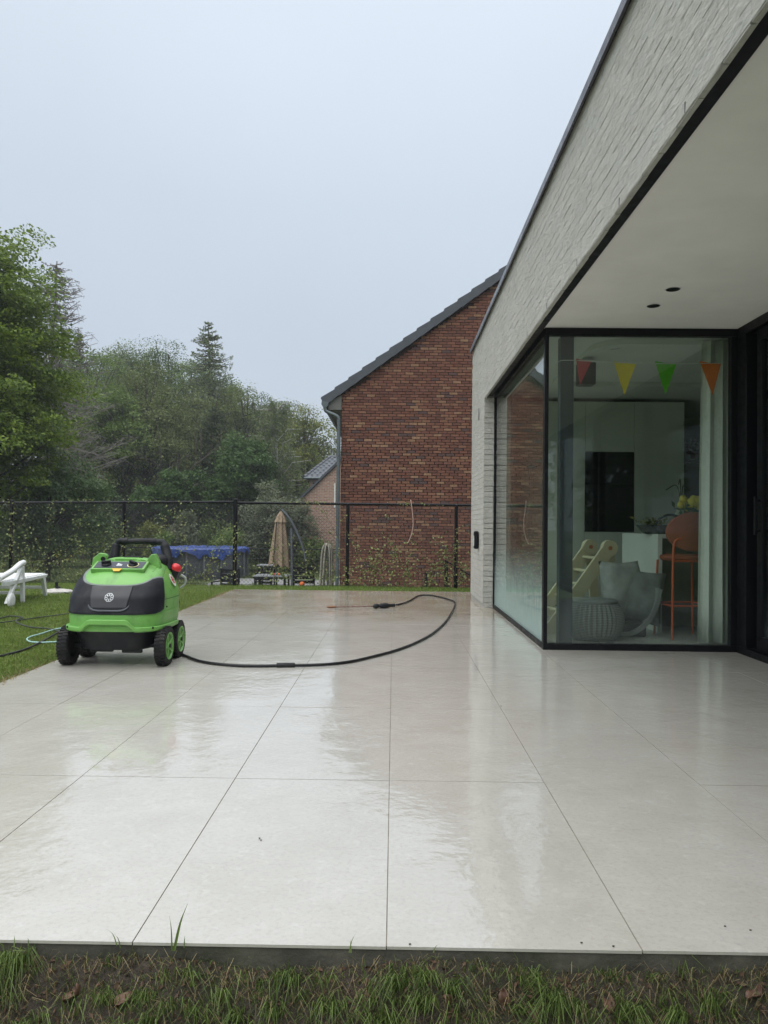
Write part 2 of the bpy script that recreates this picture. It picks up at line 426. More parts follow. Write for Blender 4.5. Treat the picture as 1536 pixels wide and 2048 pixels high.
bank.data.polygons.foreach_set('use_smooth', [True] * len(bank.data.polygons))

# ================================================================== MODERN HOUSE (right)
WX, GXP = 1.092, 1.217        # brick plane, glass plane
ZB, ZT, ZS = 2.565, 3.47, 2.612
YE, YO, YC = 11.05, 9.57, 6.36     # far end of the wall, start of opening, glass corner
DX = 2.765                         # plane of the sliding doors
house = empty('modern_house', (1.2, 6, 0), 0, 'modern flat-roofed house of pale greige brick with a deep covered corner and large black-framed glazing', 'house')
HO = Vector((1.2, 6, 0))
def hb(m):   # shift a mesh into the house's own frame
    m.v = [(v[0] - HO.x, v[1] - HO.y, v[2]) for v in m.v]; return m
# backing walls
b = MB().box(WX + .006, WX + .026, -1.5, YO, ZB + .004, ZT - .01); b.box(WX + .027, WX + .34, -1.5, YO, ZB + .09, ZT - .01); b.box(WX + .006, WX + .34, YO + .006, YE - .006, -.02, ZT - .01)
hb(b).build('wall', WMORT, house)
hb(MB().box(WX - .035, WX + .6, -1.52, YE + .03, ZT, ZT + .028).box(WX - .035, WX - .02, -1.52, YE + .03, ZT - .03, ZT)).build('roof_edge_trim', mat('anthracite aluminium', (.07, .065, .075), .3, .1, metal=.7), house)
hb(MB().box(WX + .34, 9.2, -1.5, YE - .02, ZT - .16, ZT - .02)).build('roof', CONC, house)
# bricks of the fascia and the pier
BL, BH, CR = .212, .052, .0645
vars_ = []
def brick_mesh(L, H, D, mname, m, jit):
    b_ = MB(); n = 3
    xs = [0, L * .33, L * .68, L]; vs = []; fs = []; D = D
    # front face toward -X, with uneven edge line
    for zi, z in enumerate((0, H)):
        for x in xs: vs.append((random.uniform(-jit, jit * .3), x + random.uniform(-jit, jit) * .6, z + random.uniform(-jit, jit)))
    for zi, z in enumerate((0, H)):
        for x in (0, L): vs.append((D, x, z))
    fs = [(0, 1, 5, 4), (1, 2, 6, 5), (2, 3, 7, 6), (0, 4, 10, 8), (3, 9, 11, 7), (4, 5, 6, 7, 11, 10), (0, 8, 9, 3, 2, 1)]
    b_.add(vs, fs); return b_.mesh(mname, m)
for q in range(10): vars_.append(brick_mesh(BL + .001, BH + .0100, .012, 'brick', WB_O, .0020))
slots = []
nrow = int((ZT - ZB) / CR)
for r_ in range(int(ZT / CR) + 1):
    z = ZB + .004 + (r_ - 40) * CR + 0
offw = 0.
for r_ in range(-40, 15):
    z = ZB + r_ * CR
    if z < -.01 or z + CR > ZT + .01: continue
    offw = (offw + random.choice([.35, .5, .6]) * BL) % BL; off = offw
    y = (YO if z < ZB - .01 else -1.4)
    yy = y - (off if z >= ZB - .01 else 0)
    while yy < YE - .02:
        y1 = min(yy + BL, YE)
        first = False
        a = max(yy, y)
        if y1 - a > .04: slots.append((a, y1, z))
        yy += BL
def seen(a, z):
    if a < 2.2: return 0
    return 1 / (a * a)
full = [s for s in slots if abs(s[1] - s[0] - BL) < .002 and s[0] > 2.25 and (ZB - .01 < s[2] < .99 + (s[0] * .72) or s[2] < ZB)]
full.sort(key=lambda s: s[0] - (2.2 if s[2] < ZB - .05 and s[2] > 0 else 0)); chosen = set(full[:290])
rest = MB()
for s in slots:
    a, y1, z = s; xo = -random.uniform(0, .0012)
    if s in chosen:
        inst('brick', random.choice(vars_), house, (WX + xo - HO.x, a - HO.y + .0004, z + .0015), (random.uniform(-.005, .005), 0, random.uniform(-.002, .002)))
    else:
        rest.box(WX + xo - HO.x, WX + .012 - HO.x, a - .0005 - HO.y, y1 + .0005 - HO.y, z + .0012, z + CR - .0014, j=.0013)
tag(rest.build('bricks', WB_J, house, fixn=False), kind='stuff')
# returns: the pier's reveal (faces the camera) and underside of the lintel
rv = MB(); z = 0.0; r_ = 0
while z + CR < ZB + .03:
    wdt = .125
    rv.box(WX - HO.x + .001, WX + wdt * (.99) - HO.x - .003, YO - .012 - random.uniform(0, .003) - HO.y, YO + .004 - HO.y, z + .002, min(z + CR - .004, ZB - .001), j=.0028); z += CR
    r_ += 1
tag(rv.build('reveal_bricks', WB_J, house, fixn=False), kind='stuff')
un = MB(); y = -1.4
while y < YO - .03:
    un.box(WX - HO.x + .001, WX + .025 - HO.x, y + .003 - HO.y, min(y + BL, YO - .02) - .003 - HO.y, ZB - .006, ZB + .006, j=.002); y += BL
tag(un.build('lintel_bricks', WB_J, house, fixn=False), kind='stuff')
# far end of the wall
# black lintel profile, soffit
hb(MB().box(WX + .028, 1.192, -1.5, YO - .02, ZB + .022, ZB + .085)).build('lintel_profile', BLK, house)
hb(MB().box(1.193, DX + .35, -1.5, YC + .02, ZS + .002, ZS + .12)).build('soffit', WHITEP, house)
for (px, py) in ((1346, 579), (1307, 612)):
    v = ray(px, py); t = (ZS - CH) / v[2]; c = Vector((v[0] * t, v[1] * t, ZS))
    dl = hb(MB().lathe([(.047, -.001), (.041, -.0035), (.036, -.002), (.033, .0015)], c)).build('downlight', BLK, house, True)
# slots for ventilation over the lintel
for (px, py) in ((1367, 185), (1236, 387), (1152, 512), (1092, 602), (1053, 660)):
    p = onx(px, py, WX - .008)
    hb(MB().box(WX - .0035, WX + .01, p.y - .004, p.y + .004, ZB + .004, ZB + .045)).build('weep_vent', mat('grey vent', (.09, .09, .088), .7), house)
p = onx(957, 828, WX - .01)
hb(MB().box(WX - .012, WX + .01, p.y - .03, p.y + .03, p.z - .07, p.z + .07)).build('vent_plate', mat('galvanised', (.3, .3, .29), .5, metal=.4), house)
# outdoor wall fitting: black pill with a pale lens
p = onx(953, 1080, WX - .03)
wl = empty('wall_light', (WX - .012, p.y, p.z), 0, 'small black rounded wall fitting with a pale lens on the greige pier', 'wall light')
MB().box(-.052, .005, -.05, .05, -.115, .115).build('housing', BLK, wl, bevel=.018)
MB().box(-.056, -.045, -.028, .028, -.075, .055).build('lens', mat('frosted lens', (.62, .64, .62), .3, .05), wl, bevel=.006)

# glazing
GL_S = mat_glass('glass of side window', (.80, .86, .82), (.02, .85, .75, (.62, .78, .74)))
GL_F = mat_glass('glass of front window', (.925, .965, .94), (-.25, .50, .17, (.35, .42, .40)))
GL_D = mat_glass('glass of sliding door', (.70, .78, .74), (-.2, .5, .35, (.35, .42, .40)))
ws = hb(MB().box(GXP, GXP + .05, YC + .05, YO + .14, -.03, .045).box(GXP, GXP + .05, YC + .05, YO + .14, ZS - .055, ZS + .01)
        .box(GXP, GXP + .05, YO - .035, YO + .14, .045, ZS - .055)).build('window', BLK, house, bevel=.003)
hb(MB().box(GXP + .014, GXP + .038, YC + .054, YO - .03, .045, ZS - .055)).build('pane', GL_S, ws)
wf = hb(MB().box(GXP - .002, DX + .04, YC - .015, YC + .05, -.03, .05).box(GXP - .002, DX + .04, YC - .015, YC + .05, ZS - .060, ZS + .001)
        .box(GXP - .002, GXP + .030, YC - .015, YC + .052, .05, ZS - .06).box(DX - .045, DX + .04, YC - .015, YC + .05, .05, ZS - .06)).build('window', BLK, house, bevel=.003)
hb(MB().box(GXP + .030, DX - .045, YC + .006, YC + .03, .05, ZS - .060)).build('pane', GL_F, wf)
# sliding doors to the right
y1 = YC - .02; dr = MB()
dr.box(DX, DX + .16, -1.4, y1, -.03, .055).box(DX, DX + .16, -1.4, y1, ZS - .075, ZS + .001)
dr.box(DX, DX + .16, 6.18, y1, .055, ZS - .075)
dj = hb(dr).build('door_frame', BLK, house, bevel=.004)
def leafd(ya, yb, xo, hd):
    d_ = MB(); s = .085
    d_.box(DX + xo, DX + xo + .06, ya, yb, .058, .058 + s + .03).box(DX + xo, DX + xo + .06, ya, yb, ZS - .078 - s, ZS - .078)
    d_.box(DX + xo, DX + xo + .06, yb - s, yb, .06 + s, ZS - .08 - s).box(DX + xo, DX + xo + .06, ya, ya + s, .06 + s, ZS - .08 - s)
    o = hb(d_).build('sliding_door', BLK, house, bevel=.004)
    hb(MB().box(DX + xo + .02, DX + xo + .04, ya + s, yb - s, .06 + s + .03, ZS - .08 - s)).build('pane', GL_D, o)
    if hd: hb(MB().box(DX + xo - .045, DX + xo - .025, yb - .07, yb - .04, .95, 1.24).box(DX + xo - .03, DX + xo, yb - .066, yb - .044, .97, .99).box(DX + xo - .03, DX + xo, yb - .066, yb - .044, 1.20, 1.22)).build('handle', BLK, o, bevel=.004)
leafd(3.9, 6.06, .03, True); leafd(1.8, 3.86, .095, False); leafd(-.4, 1.76, .03, False)
hb(MB().box(DX + .09, DX + .15, 6.06, 6.18, .055, ZS - .075)).build('door_post', BLK, house)

# room
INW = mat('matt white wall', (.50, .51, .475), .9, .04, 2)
flr = mat('light floor', (.36, .36, .34), .35, .06, 3)
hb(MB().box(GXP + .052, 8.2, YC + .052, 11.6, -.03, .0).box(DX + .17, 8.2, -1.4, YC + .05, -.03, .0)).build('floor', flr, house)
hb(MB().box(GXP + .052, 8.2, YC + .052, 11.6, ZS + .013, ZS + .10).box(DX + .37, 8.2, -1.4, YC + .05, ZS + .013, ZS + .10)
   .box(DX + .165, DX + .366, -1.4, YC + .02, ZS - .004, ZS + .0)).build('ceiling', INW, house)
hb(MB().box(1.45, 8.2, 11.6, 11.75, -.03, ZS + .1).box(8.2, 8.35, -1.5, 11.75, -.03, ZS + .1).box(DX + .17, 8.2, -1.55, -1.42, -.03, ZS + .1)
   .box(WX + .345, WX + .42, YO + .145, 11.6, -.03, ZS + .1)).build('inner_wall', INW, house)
# raised coving ring in the ceiling
cv = MB(); pts = []
def rrect(x0, x1, y0, y1, r, n=8):
    o = []
    for cx, cy, a0 in ((x1 - r, y1 - r, 0), (x0 + r, y1 - r, PI / 2), (x0 + r, y0 + r, PI), (x1 - r, y0 + r, 1.5 * PI)):
        for i in range(n + 1): a = a0 + i / n * PI / 2; o.append((cx + r * math.cos(a), cy + r * math.sin(a)))
    return o
A = rrect(1.75, 4.6, 6.75, 8.9, .28); B_ = rrect(1.87, 4.48, 6.87, 8.78, .2); n = len(A)
vs = [(x, y, ZS + .01) for x, y in A] + [(x, y, ZS - .035) for x, y in A] + [(x, y, ZS - .035) for x, y in B_] + [(x, y, ZS + .01) for x, y in B_]
cv.add(vs, [(a * n + i, a * n + (i + 1) % n, (a + 1) * n + (i + 1) % n, (a + 1) * n + i) for a in range(3) for i in range(n)])
hb(cv).build('ceiling_cove', INW, house)
v = ray(1222, 690); t = (ZS - CH) / v[2]
hb(MB().lathe([(.12, ZS + .012), (.12, ZS - .01), (.10, ZS - .022), (.02, ZS - .024)], (v[0] * t, v[1] * t, 0))).build('ceiling_vent', mat('grey vent disc', (.22, .23, .22), .6), house, True)

# ================================================================== THINGS INSIDE
MW = mat('greenish white lacquer', (.46, .47, .42), .45, .03, 2)
def at(px, Y, z=0.): p = ony(px, 1000, Y); return Vector((p.x, Y, z))
KY = 9.85
kc = empty('kitchen_cabinets', (3, KY, 0), 0, 'tall flush off-white cabinet wall with a built-in dark oven behind the corner glass', 'cabinets')
edges = [1.52, at(1170, KY).x, at(1268.5, KY).x, at(1368, KY).x]
def kbox(n, x0, x1, z0, z1, m=MW, y0=KY, y1=KY + .58, par=None): return MB().box(x0 - 3, x1 - 3, y0 - KY, y1 - KY, z0, z1).build(n, m, par or kc, bevel=.003)
MB().box(edges[0] - 3, edges[3] - 3, .03, .6, 0, ZS - .03).build('carcass', mat('dark shadow gap', (.04, .045, .04), .8), kc)
zo0, zo1 = ony(1200, 1063, KY).z, ony(1200, 904, KY).z
kbox('panel', edges[0], edges[1] - .004, .1, ZS - .035); kbox('panel', edges[1], edges[2] - .004, zo1 + .005, ZS - .035)
kbox('panel', edges[1], edges[2] - .004, .1, zo0 - .005); kbox('panel', edges[2], edges[3], .1, ZS - .035)
ov = kbox('oven', edges[1], edges[2] - .004, zo0, zo0 + (zo1 - zo0) * .60 - .003, mat('black oven glass', (.006, .007, .008), .08, .1), KY - .006)
kbox('oven', edges[1], edges[2] - .004, zo0 + (zo1 - zo0) * .60, zo1, MC['black oven glass'], KY - .006)
# niche with shelf right of the cabinets
sh = empty('wall_shelf', (4.6, 11.4, 0), 0, 'dark shelf in the niche right of the cabinet wall, partly behind the curtain', 'shelf')
zz = ony(1390, 922, 11.3).z
MB().box(-.5, 1.2, -.15, .18, zz - .02, zz + .02).build('board', mat('dark wood shelf', (.07, .055, .045), .6), sh, bevel=.003)
MB().box(-.9, 1.6, .13, .18, .9, 2.5).build('back_panel', mat('dark olive panel', (.06, .065, .055), .7), sh)
bp = empty('trailing_plant', (at(1388, 11.25).x, 11.25, zz + .021), 0, 'dark reddish potted plant on the niche shelf', 'plant')
MB().lathe([(.05, 0), (.07, .1), (.065, .1), (.05, .02)], (0, 0, 0), 16).build('pot', mat('brown pot', (.16, .06, .04), .6), bp, True)
P = rs.normal(size=(90, 3)) * (.09, .06, .07) + (0, 0, .17); Vv_, Ff = leaf_arrays(P, unit(rs.normal(size=(90, 3))), .08); npmesh('leaves', Vv_, Ff, mat_leaf('reddish houseplant leaf', (.04, .02, .015), (.12, .06, .04)), bp)
# island
IX, IY = 2.52, 7.5
isl = empty('kitchen_island', (IX, IY, 0), 0, 'white kitchen island with a waterfall side and a recessed front, behind the orange stool', 'kitchen island')
wi = mat('white worktop', (.60, .61, .57), .35, .04)
MB().box(0, .045, 0, 1.16, 0, .935).build('side_panel', wi, isl, bevel=.003)
MB().box(.047, 2.4, 0, 1.16, .895, .935).build('worktop', wi, isl, bevel=.003)
MB().box(.047, 2.4, .30, 1.12, .02, .89).build('cabinet', mat('grey oak front', (.14, .13, .105), .6, .15), isl)
# orange bar stool
ORA = mat('orange lacquered steel', (.50, .085, .022), .4, .08)
ORF = mat('orange upholstery', (.25, .060, .026), .8, .12, 30, .3, 300)
st = empty('bar_stool', (at(1368, 7.2).x, 7.22, 0), math.radians(8), 'orange bar stool with round upholstered back standing before the white island', 'bar stool')
for sx in (-1, 1):
    MB().tube(crom([(sx * .20, -.19, 0), (sx * .195, -.185, .5), (sx * .185, -.18, .82), (sx * .165, -.185, .885), (sx * .12, -.19, .90)], 6), .011, 8).build('leg', ORA, st, True)
    MB().tube([(sx * .19, .17, 0), (sx * .17, .15, .70)], .011, 8).build('leg', ORA, st, True)
MB().tube([(-.2, -.19, .30), (.2, -.19, .30)], .009).tube([(-.19, .17, .30), (.19, .17, .30)], .009).tube([(-.2, -.19, .30), (-.19, .17, .30)], .009).tube([(.2, -.19, .30), (.19, .17, .30)], .009).build('footrest', ORA, st, True)
MB().tube([(-.12, -.19, .90), (.12, -.19, .90)], .011).tube([(-.2, -.185, .70), (.2, -.185, .70)], .009).build('back_rail', ORA, st, True)
MB().lathe([(.02, .70), (.19, .70), (.205, .72), (.2, .745), (.16, .755), (.01, .757)], (0, 0, 0), 28).build('seat', ORF, st, True)
bk = MB(); nb = 16; vs = []; fs = []
for side, off in ((0, 0), (1, .035)):
    for i in range(nb + 1):
        for k in range(24):
            rr = i / nb; a = 2 * PI * k / 24; x = .235 * rr * math.cos(a); z = .955 + .185 * rr * math.sin(a) * (1 if math.sin(a) > 0 else .9)
            vs.append((x, -.205 + off - .012 * (1 - rr * rr) * (1 if side == 0 else -1) + x * x * .9, z))
for side in (0, 1):
    o = side * (nb + 1) * 24
    for i in range(nb):
        for k in range(24): fs.append((o + i * 24 + k, o + i * 24 + (k + 1) % 24, o + (i + 1) * 24 + (k + 1) % 24, o + (i + 1) * 24 + k))
o2 = (nb + 1) * 24
for k in range(24): fs.append((nb * 24 + k, nb * 24 + (k + 1) % 24, o2 + nb * 24 + (k + 1) % 24, o2 + nb * 24 + k))
bk.add(vs, fs); bk.build('backrest', ORF, st, True)
# tulips and orchid and bowl on the island
tv = empty('tulip_vase', (at(1393, 7.85).x, 7.85, .936), 0, 'bunch of yellow tulips in a pale vase on the island', 'flower vase')
MB().lathe([(.045, 0), (.055, .04), (.05, .12), (.062, .16), (.056, .16), (.044, .12)], (0, 0, 0), 20).build('vase', mat('pale ceramic', (.5, .52, .5), .3), tv, True)
sm_, tu, lf = MB(), [], MB()
for i in range(24):
    a = random.uniform(0, 2 * PI); r_ = random.uniform(.03, .19); h_ = random.uniform(.24, .34); tip = Vector((r_ * math.cos(a), r_ * math.sin(a) * .7, h_))
    sm_.tube([(0, 0, .05), tip * .6 + Vector((0, 0, .05)), tip], .004, 5); tu.append(tip)
sm_.build('stems', mat('green stem', (.05, .11, .03), .6), tv)
tulm = MB().lathe([(.006, -.02), (.034, -.005), (.040, .020), (.028, .05), (.008, .058)], (0, 0, 0), 10).mesh('tulip', mat('yellow petal', (.62, .50, .03), .6, .12, 20), True)
for t_ in tu: inst('tulip', tulm, tv, t_, (random.uniform(-.5, .5), random.uniform(-.5, .5), 0))
P = rs.normal(size=(60, 3)) * (.09, .06, .05) + (0, 0, .2); Vv_, Ff = leaf_arrays(P, unit(rs.normal(size=(60, 3))), .13, .25); npmesh('leaves', Vv_, Ff, mat_leaf('tulip leaf', (.03, .07, .03), (.08, .15, .06)), tv)
orc = empty('orchid', (at(1362, 8.1).x, 8.1, .936), 0, 'orchid with thin arching stems and white blooms beside the tulips', 'orchid')
MB().lathe([(.05, 0), (.06, .1), (.055, .1), (.04, .01)], (0, 0, 0), 16).build('pot', wi, orc, True)
o_ = MB()
for dx, dz in ((-.12, .50), (-.02, .56), (.06, .5)): o_.tube(crom([(0, 0, .08), (dx * .1, 0, .35), (dx * .4, 0, dz), (dx * 1.3, 0, dz - .05)], 5), .005, 5)
o_.build('stems', mat('dark stem', (.05, .045, .02), .7), orc)
for dx, dz in ((-.03, .24), (-.01, .29), (-.05, .2), (.02, .17)):
    MB().ball((dx, -.03, dz), .028, 8, (1, .5, .8)).build('bloom', mat('white petal', (.6, .62, .55), .6), orc, True)
bw = empty('fruit_basket', (at(1310, 7.75).x, 7.75, .936), 0, 'low dark basket with greenery and a handle on the island', 'basket')
MB().lathe([(.11, 0), (.19, .09), (.18, .09), (.10, .012)], (0, 0, 0), 24).build('bowl', mat('dark glass bowl', (.05, .06, .055), .25), bw, True)
MB().tube(crom([(-.02, 0, .05), (.06, 0, .16), (.16, 0, .19), (.26, 0, .16)], 6), .012, 8).build('handle', mat('dark green handle', (.03, .045, .035), .4), bw, True)
P = rs.normal(size=(50, 3)) * (.07, .06, .03) + (-.02, 0, .11); Vv_, Ff = leaf_arrays(P, unit(rs.normal(size=(50, 3))), .06); npmesh('greens', Vv_, Ff, mat_leaf('fruit green', (.06, .09, .03), (.30, .28, .10)), bw)
# steel column with the bunting tied to it
CY = 6.68; colx = at(1130, CY).x
tag(MB().box(colx - .056, colx + .056, CY - .056, CY + .056, 0, ZS).build('steel_column', mat('anthracite column', (.035, .042, .05), .5, .1), bevel=.004), 'dark grey square column just inside the corner glazing', 'column')
bu = empty('bunting', (colx, 6.58, 2.26), 0, 'string of coloured pennants hanging inside the front window', 'bunting')
zt = ony(1250, 725, 6.56).z - 2.26
MB().tube(crom([(-.07, .2, zt + .015), (-.06, .02, zt + .02), (.10, -.02, zt + .012), (.35, -.02, zt - .0), (.8, -.02, zt - .008), (1.25, -.02, zt)], 5), .003, 5).build('string', mat('white string', (.5, .5, .48), .8), bu)
for (xa, xb, col, nm, yb, tx) in ((1152, 1183, (.42, .045, .055), 'pink red pennant', 770, 1160), (1227, 1272, (.68, .52, .02), 'yellow pennant', 790, 1249), (1310, 1353, (.10, .42, .015), 'green pennant', 790, 1331), (1399, 1442, (.72, .17, .02), 'orange pennant', 790, 1425)):
    a, b_, c = ony(xa, 722 if xa > 1200 else 717, 6.56), ony(xb, 728 if xa > 1200 else 722, 6.56), ony(tx, yb, 6.56)
    q = [Vector((v.x - colx, -.02, v.z - 2.26)) for v in (a, b_, c)]
    o = MB().prism([q[0], (q[0] + q[1]) / 2 + Vector((0, .003, -.004)), q[1], q[2]], (0, .0015, 0)).build('pennant', mat(nm, col, .75, .08, 20), bu); o['label'] = nm
spk = at(1172, 7.3)
tag(MB().box(spk.x - .08, spk.x + .075, 7.25, 7.4, ony(1174, 770, 7.3).z, ony(1174, 726, 7.3).z).build('speaker', BLKP, bevel=.01), 'small dark speaker box under the ceiling behind the pink pennant', 'speaker')
# curtain
cu = MB(); c0, c1 = at(1404, 6.72).x, DX + .10; nf = 60; vs = []; fs = []
for i in range(nf + 1):
    t = i / nf; x = c0 + (c1 - c0) * t
    for jz in range(9):
        zf = jz / 8; z = .02 + zf * (ZS - .03)
        amp = .028 * (1.2 - .5 * zf)
        vs.append((x - .03 * (1 - zf) * (1 - t), 6.72 + amp * math.sin(t * 15 + .6 * math.sin(zf * 2)) + .006 * math.sin(t * 41), z))
for i in range(nf):
    for jz in range(8): a = i * 9 + jz; fs.append((a, a + 9, a + 10, a + 1))
cu.add(vs, fs); co = cu.build('curtain', mat('off white voile', (.62, .64, .58), .9, .05, 30), smooth=True, fixn=False)
so_ = co.modifiers.new('s', 'SOLIDIFY'); so_.thickness = .004
tag(co, 'off-white floor-length curtain gathered at the right edge of the front window', 'curtain')
# second curtain behind the sliding door
cu = MB(); vs = []; fs = []
for i in range(nf + 1):
    t = i / nf; y = 3.6 + (1.6) * t
    for z in (.02, ZS - .02): vs.append((DX + .42 + .035 * math.sin(t * 60), y, z))
for i in range(nf): a = i * 2; fs.append((a, a + 2, a + 3, a + 1))
co = MB().add(vs, fs).build('curtain', MC['off white voile'], smooth=True, fixn=False); so_ = co.modifiers.new('s', 'SOLIDIFY'); so_.thickness = .004
tag(co, 'off-white curtain hanging behind the sliding door at the right edge', 'curtain')
# knitted pouf
pc = at(1190, 6.95)
def mat_knit():
    m = newmat('grey knit'); g = N(m); tcx = g.n('ShaderNodeTexCoord').outputs['Object']
    wv = g.n('ShaderNodeTexWave'); wv.wave_type = 'BANDS'; wv.bands_direction = 'Z'; wv.inputs['Scale'].default_value = 22; wv.inputs['Distortion'].default_value = 4; wv.inputs['Detail Scale'].default_value = 14; g.l(tcx, wv.inputs[0])
    p = g.prin(g.ramp(wv.outputs[0], [(0, (.16, .17, .165)), (1, (.40, .41, .40))]), .95); g.l(g.bump(wv.outputs[0], .8, .01), p.inputs['Normal']); g.out(p.outputs[0]); return m
KN = mat_knit()
pf = empty('pouf', (pc.x, 6.98, 0), 0, 'round grey knitted pouf on the floor behind the front glass', 'pouf')
prof = [(.12, 0), (.19, .015), (.235, .07), (.26, .15), (.258, .22), (.235, .29), (.20, .335)]
nn_ = 72; vs = []; fs = []
for i, (r_, h_) in enumerate(prof):
    for k in range(nn_): a = 2 * PI * k / nn_; rr = r_ + .006 * math.cos(36 * a); vs.append((rr * math.cos(a), rr * math.sin(a), h_))
for i in range(len(prof) - 1):
    for k in range(nn_): fs.append((i * nn_ + k, i * nn_ + (k + 1) % nn_, (i + 1) * nn_ + (k + 1) % nn_, (i + 1) * nn_ + k))
fs.append(tuple(range(nn_))[::-1])
MB().add(vs, fs).build('cover', KN, pf, True)
MB().lathe([(.21, .325), (.21, .345), (.19, .36), (.05, .365)], (0, 0, 0), 48).build('lid', mat('grey tray lid', (.17, .18, .175), .6), pf, True)
# wooden climbing triangle
WDC = mat('cream lacquered wood', (.50, .44, .30), .5, .06, 6)
cl = empty('activity_triangle', (at(1160, 7.55).x, 7.55, 0), math.radians(12), 'cream wooden climbing triangle with rungs behind the column', 'climbing frame')
for sy in (-.2, .2):
    for sx, w_ in ((1, .055), (-1, .07)):
        top = Vector((.20, sy, .80)); ft = Vector((.20 + (.10 if sx > 0 else -.62), sy, .0)); dd = (ft - top).normalized(); nn2 = Vector((dd.z, 0, -dd.x)) * w_
        MB().prism([top - nn2 - dd * .02, top + nn2 - dd * .02, ft + nn2 * .9, ft - nn2 * .9], (0, .025 * (1 if sx > 0 else -1), 0)).build('side_rail', WDC, cl, bevel=.008)
    MB().lathe([(.001, -.03), (.075, -.03), (.075, .03), (.001, .03)], (.20, sy, .80), 24, 'y').build('hinge_cap', WDC, cl, True)
    MB().lathe([(.001, -.034), (.02, -.034), (.02, .034), (.001, .034)], (.20, sy, .80), 16, 'y').build('bolt', mat('terracotta knob', (.4, .13, .06), .5), cl, True)
for i in range(6):
    t = (i + .8) / 6.5; MB().tube([(.20 - .62 * t, -.2, .80 * (1 - t)), (.20 - .62 * t, .2, .80 * (1 - t))], .014, 8).build('rung', WDC, cl, True)
MB().box(.2 - .66, .2 + .1, -.2, -.175, .17, .225).build('crossbar', WDC, cl, bevel=.005)
# slouchy grey floor cushion with curled edge
GC = mat('grey cushion cloth', (.17, .18, .175), .9, .2, 12, .3, 150)
def pillow(name, c, sx, sy, sz, rot, parent, m=GC, seed=0):
    r_ = random.Random(seed); vs = []; fs = []; n = 14
    for side in (1, -1):
        for i in range(n + 1):
            for j in range(n + 1):
                u, v = i / n * 2 - 1, j / n * 2 - 1; e_ = (1 - abs(u) ** 3.2) * (1 - abs(v) ** 3.2)
                pin = 1 - .10 * (u * u * (1 - v * v) + v * v * (1 - u * u))*0 - .08 * (1 - u * u) * v * v - .08 * (1 - v * v) * u * u
                z = side * max(e_, 0) ** .45 * sz + .012 * math.sin(u * 5 + seed) * math.sin(v * 6) * e_
                vs.append((u * sx * pin, v * sy * pin, z))
    o = (n + 1) ** 2
    for s_ in (0, 1):
        for i in range(n):
            for j in range(n): a = s_ * o + i * (n + 1) + j; fs.append((a, a + n + 1, a + n + 2, a + 1) if s_ == 0 else (a, a + 1, a + n + 2, a + n + 1))
    ob = MB().add(vs, fs).build(name, m, parent, True, fixn=False)
    ob.location = c; ob.rotation_euler = rot; return ob
sc_ = empty('lounge_chair', (at(1262, 7.25).x, 7.3, 0), 0, 'grey slouching lounge seat with a curled shell beside the knitted pouf', 'lounge chair')
pillow('cushion', (-.06, .02, .42), .22, .27, .11, (math.radians(78), 0, math.radians(20)), sc_, mat('pale grey cushion', (.30, .31, .30), .9, .15, 14, .3, 150), 1)
pillow('cushion', (.09, .0, .36), .22, .26, .12, (math.radians(70), math.radians(8), math.radians(-14)), sc_, GC, 2)
cu = MB(); A_ = crom([(-.24, 0, .03), (-.05, 0, .015), (.10, 0, .10), (.20, 0, .26), (.245, 0, .44)], 6)
for a, b_ in zip(A_[:-1], A_[1:]):
    nn2 = Vector((-(b_ - a).z, 0, (b_ - a).x)).normalized() * .035
    cu.prism([a, b_, b_ + nn2, a + nn2], (0, .4, 0))
cu.v = [(v[0], v[1] - .2, v[2]) for v in cu.v]
cu.build('shell', mat('mid grey shell', (.20, .21, .205), .7, .1), sc_)
MB().box(-.15, .12, -.15, .15, .0, .14).build('base', mat('dark base', (.03, .03, .03), .6), sc_, bevel=.02)

# ================================================================== RED BRICK HOUSE
RY = 18.0
rh = empty('brick_house', (0, RY, GZ), 0, 'tall red-brown brick gable wall with a dark tiled verge beyond the black fence', 'house')
cx0 = ony(681, 1000, RY).x                      # left corner
e0 = ony(683, 784, RY); e1 = ony(1012, 548, RY)  # line under the verge
slope = (e1.z - e0.z) / (e1.x - e0.x)
def zline(x): return e0.z + slope * (x - e0.x)
RX1 = cx0 + 9.0; xr = cx0 + 4.9                 # ridge
def ztop(x): return zline(x) if x < xr else zline(xr) - slope * (x - xr)
MB().prism([(cx0, .02, 0), (RX1, .02, 0), (RX1, .02, ztop(RX1) - GZ), (xr, .02, ztop(xr) - GZ), (cx0, .02, ztop(cx0) - GZ)], (0, 9, 0)).build('wall', RMORT, rh)
rc, rl = .0645, .2
allb = []
row = 0; offp = 0.; z = GZ
while z < ztop(xr):
    offp = (offp + random.choice([.08, .1, .1, .12])) % rl; x = cx0 - offp
    while x < RX1:
        a, b_ = max(x, cx0), min(x + rl, RX1)
        if b_ - a > .03 and min(ztop(a), ztop(b_)) > z + rc: allb.append((a, b_, z))
        x += rl
    z += rc; row += 1
rvars = [MB().box(.002, rl - .017, -.012, .02, 0, rc - .0115, j=.0025).mesh('brick', RB_O) for _ in range(8)]
vis = [s for s in allb if abs(s[1] - s[0] - rl) < .001 and s[1] < .95 / 9.6 * RY and s[2] > 1.62 and s[2] < 3.9]
random.Random(3).shuffle(vis); vis.sort(key=lambda s: s[2]); ch = set(vis[:296])
rest = MB()
for s in allb:
    a, b_, z = s
    if s in ch: inst('brick', random.choice(rvars), rh, (a + .005, random.uniform(-.003, .002), z - GZ))
    else: rest.box(a + .007, b_ - .009, -.012 + random.uniform(-.003, .003), .019, z - GZ, z - GZ + rc - .0115, j=.0022)
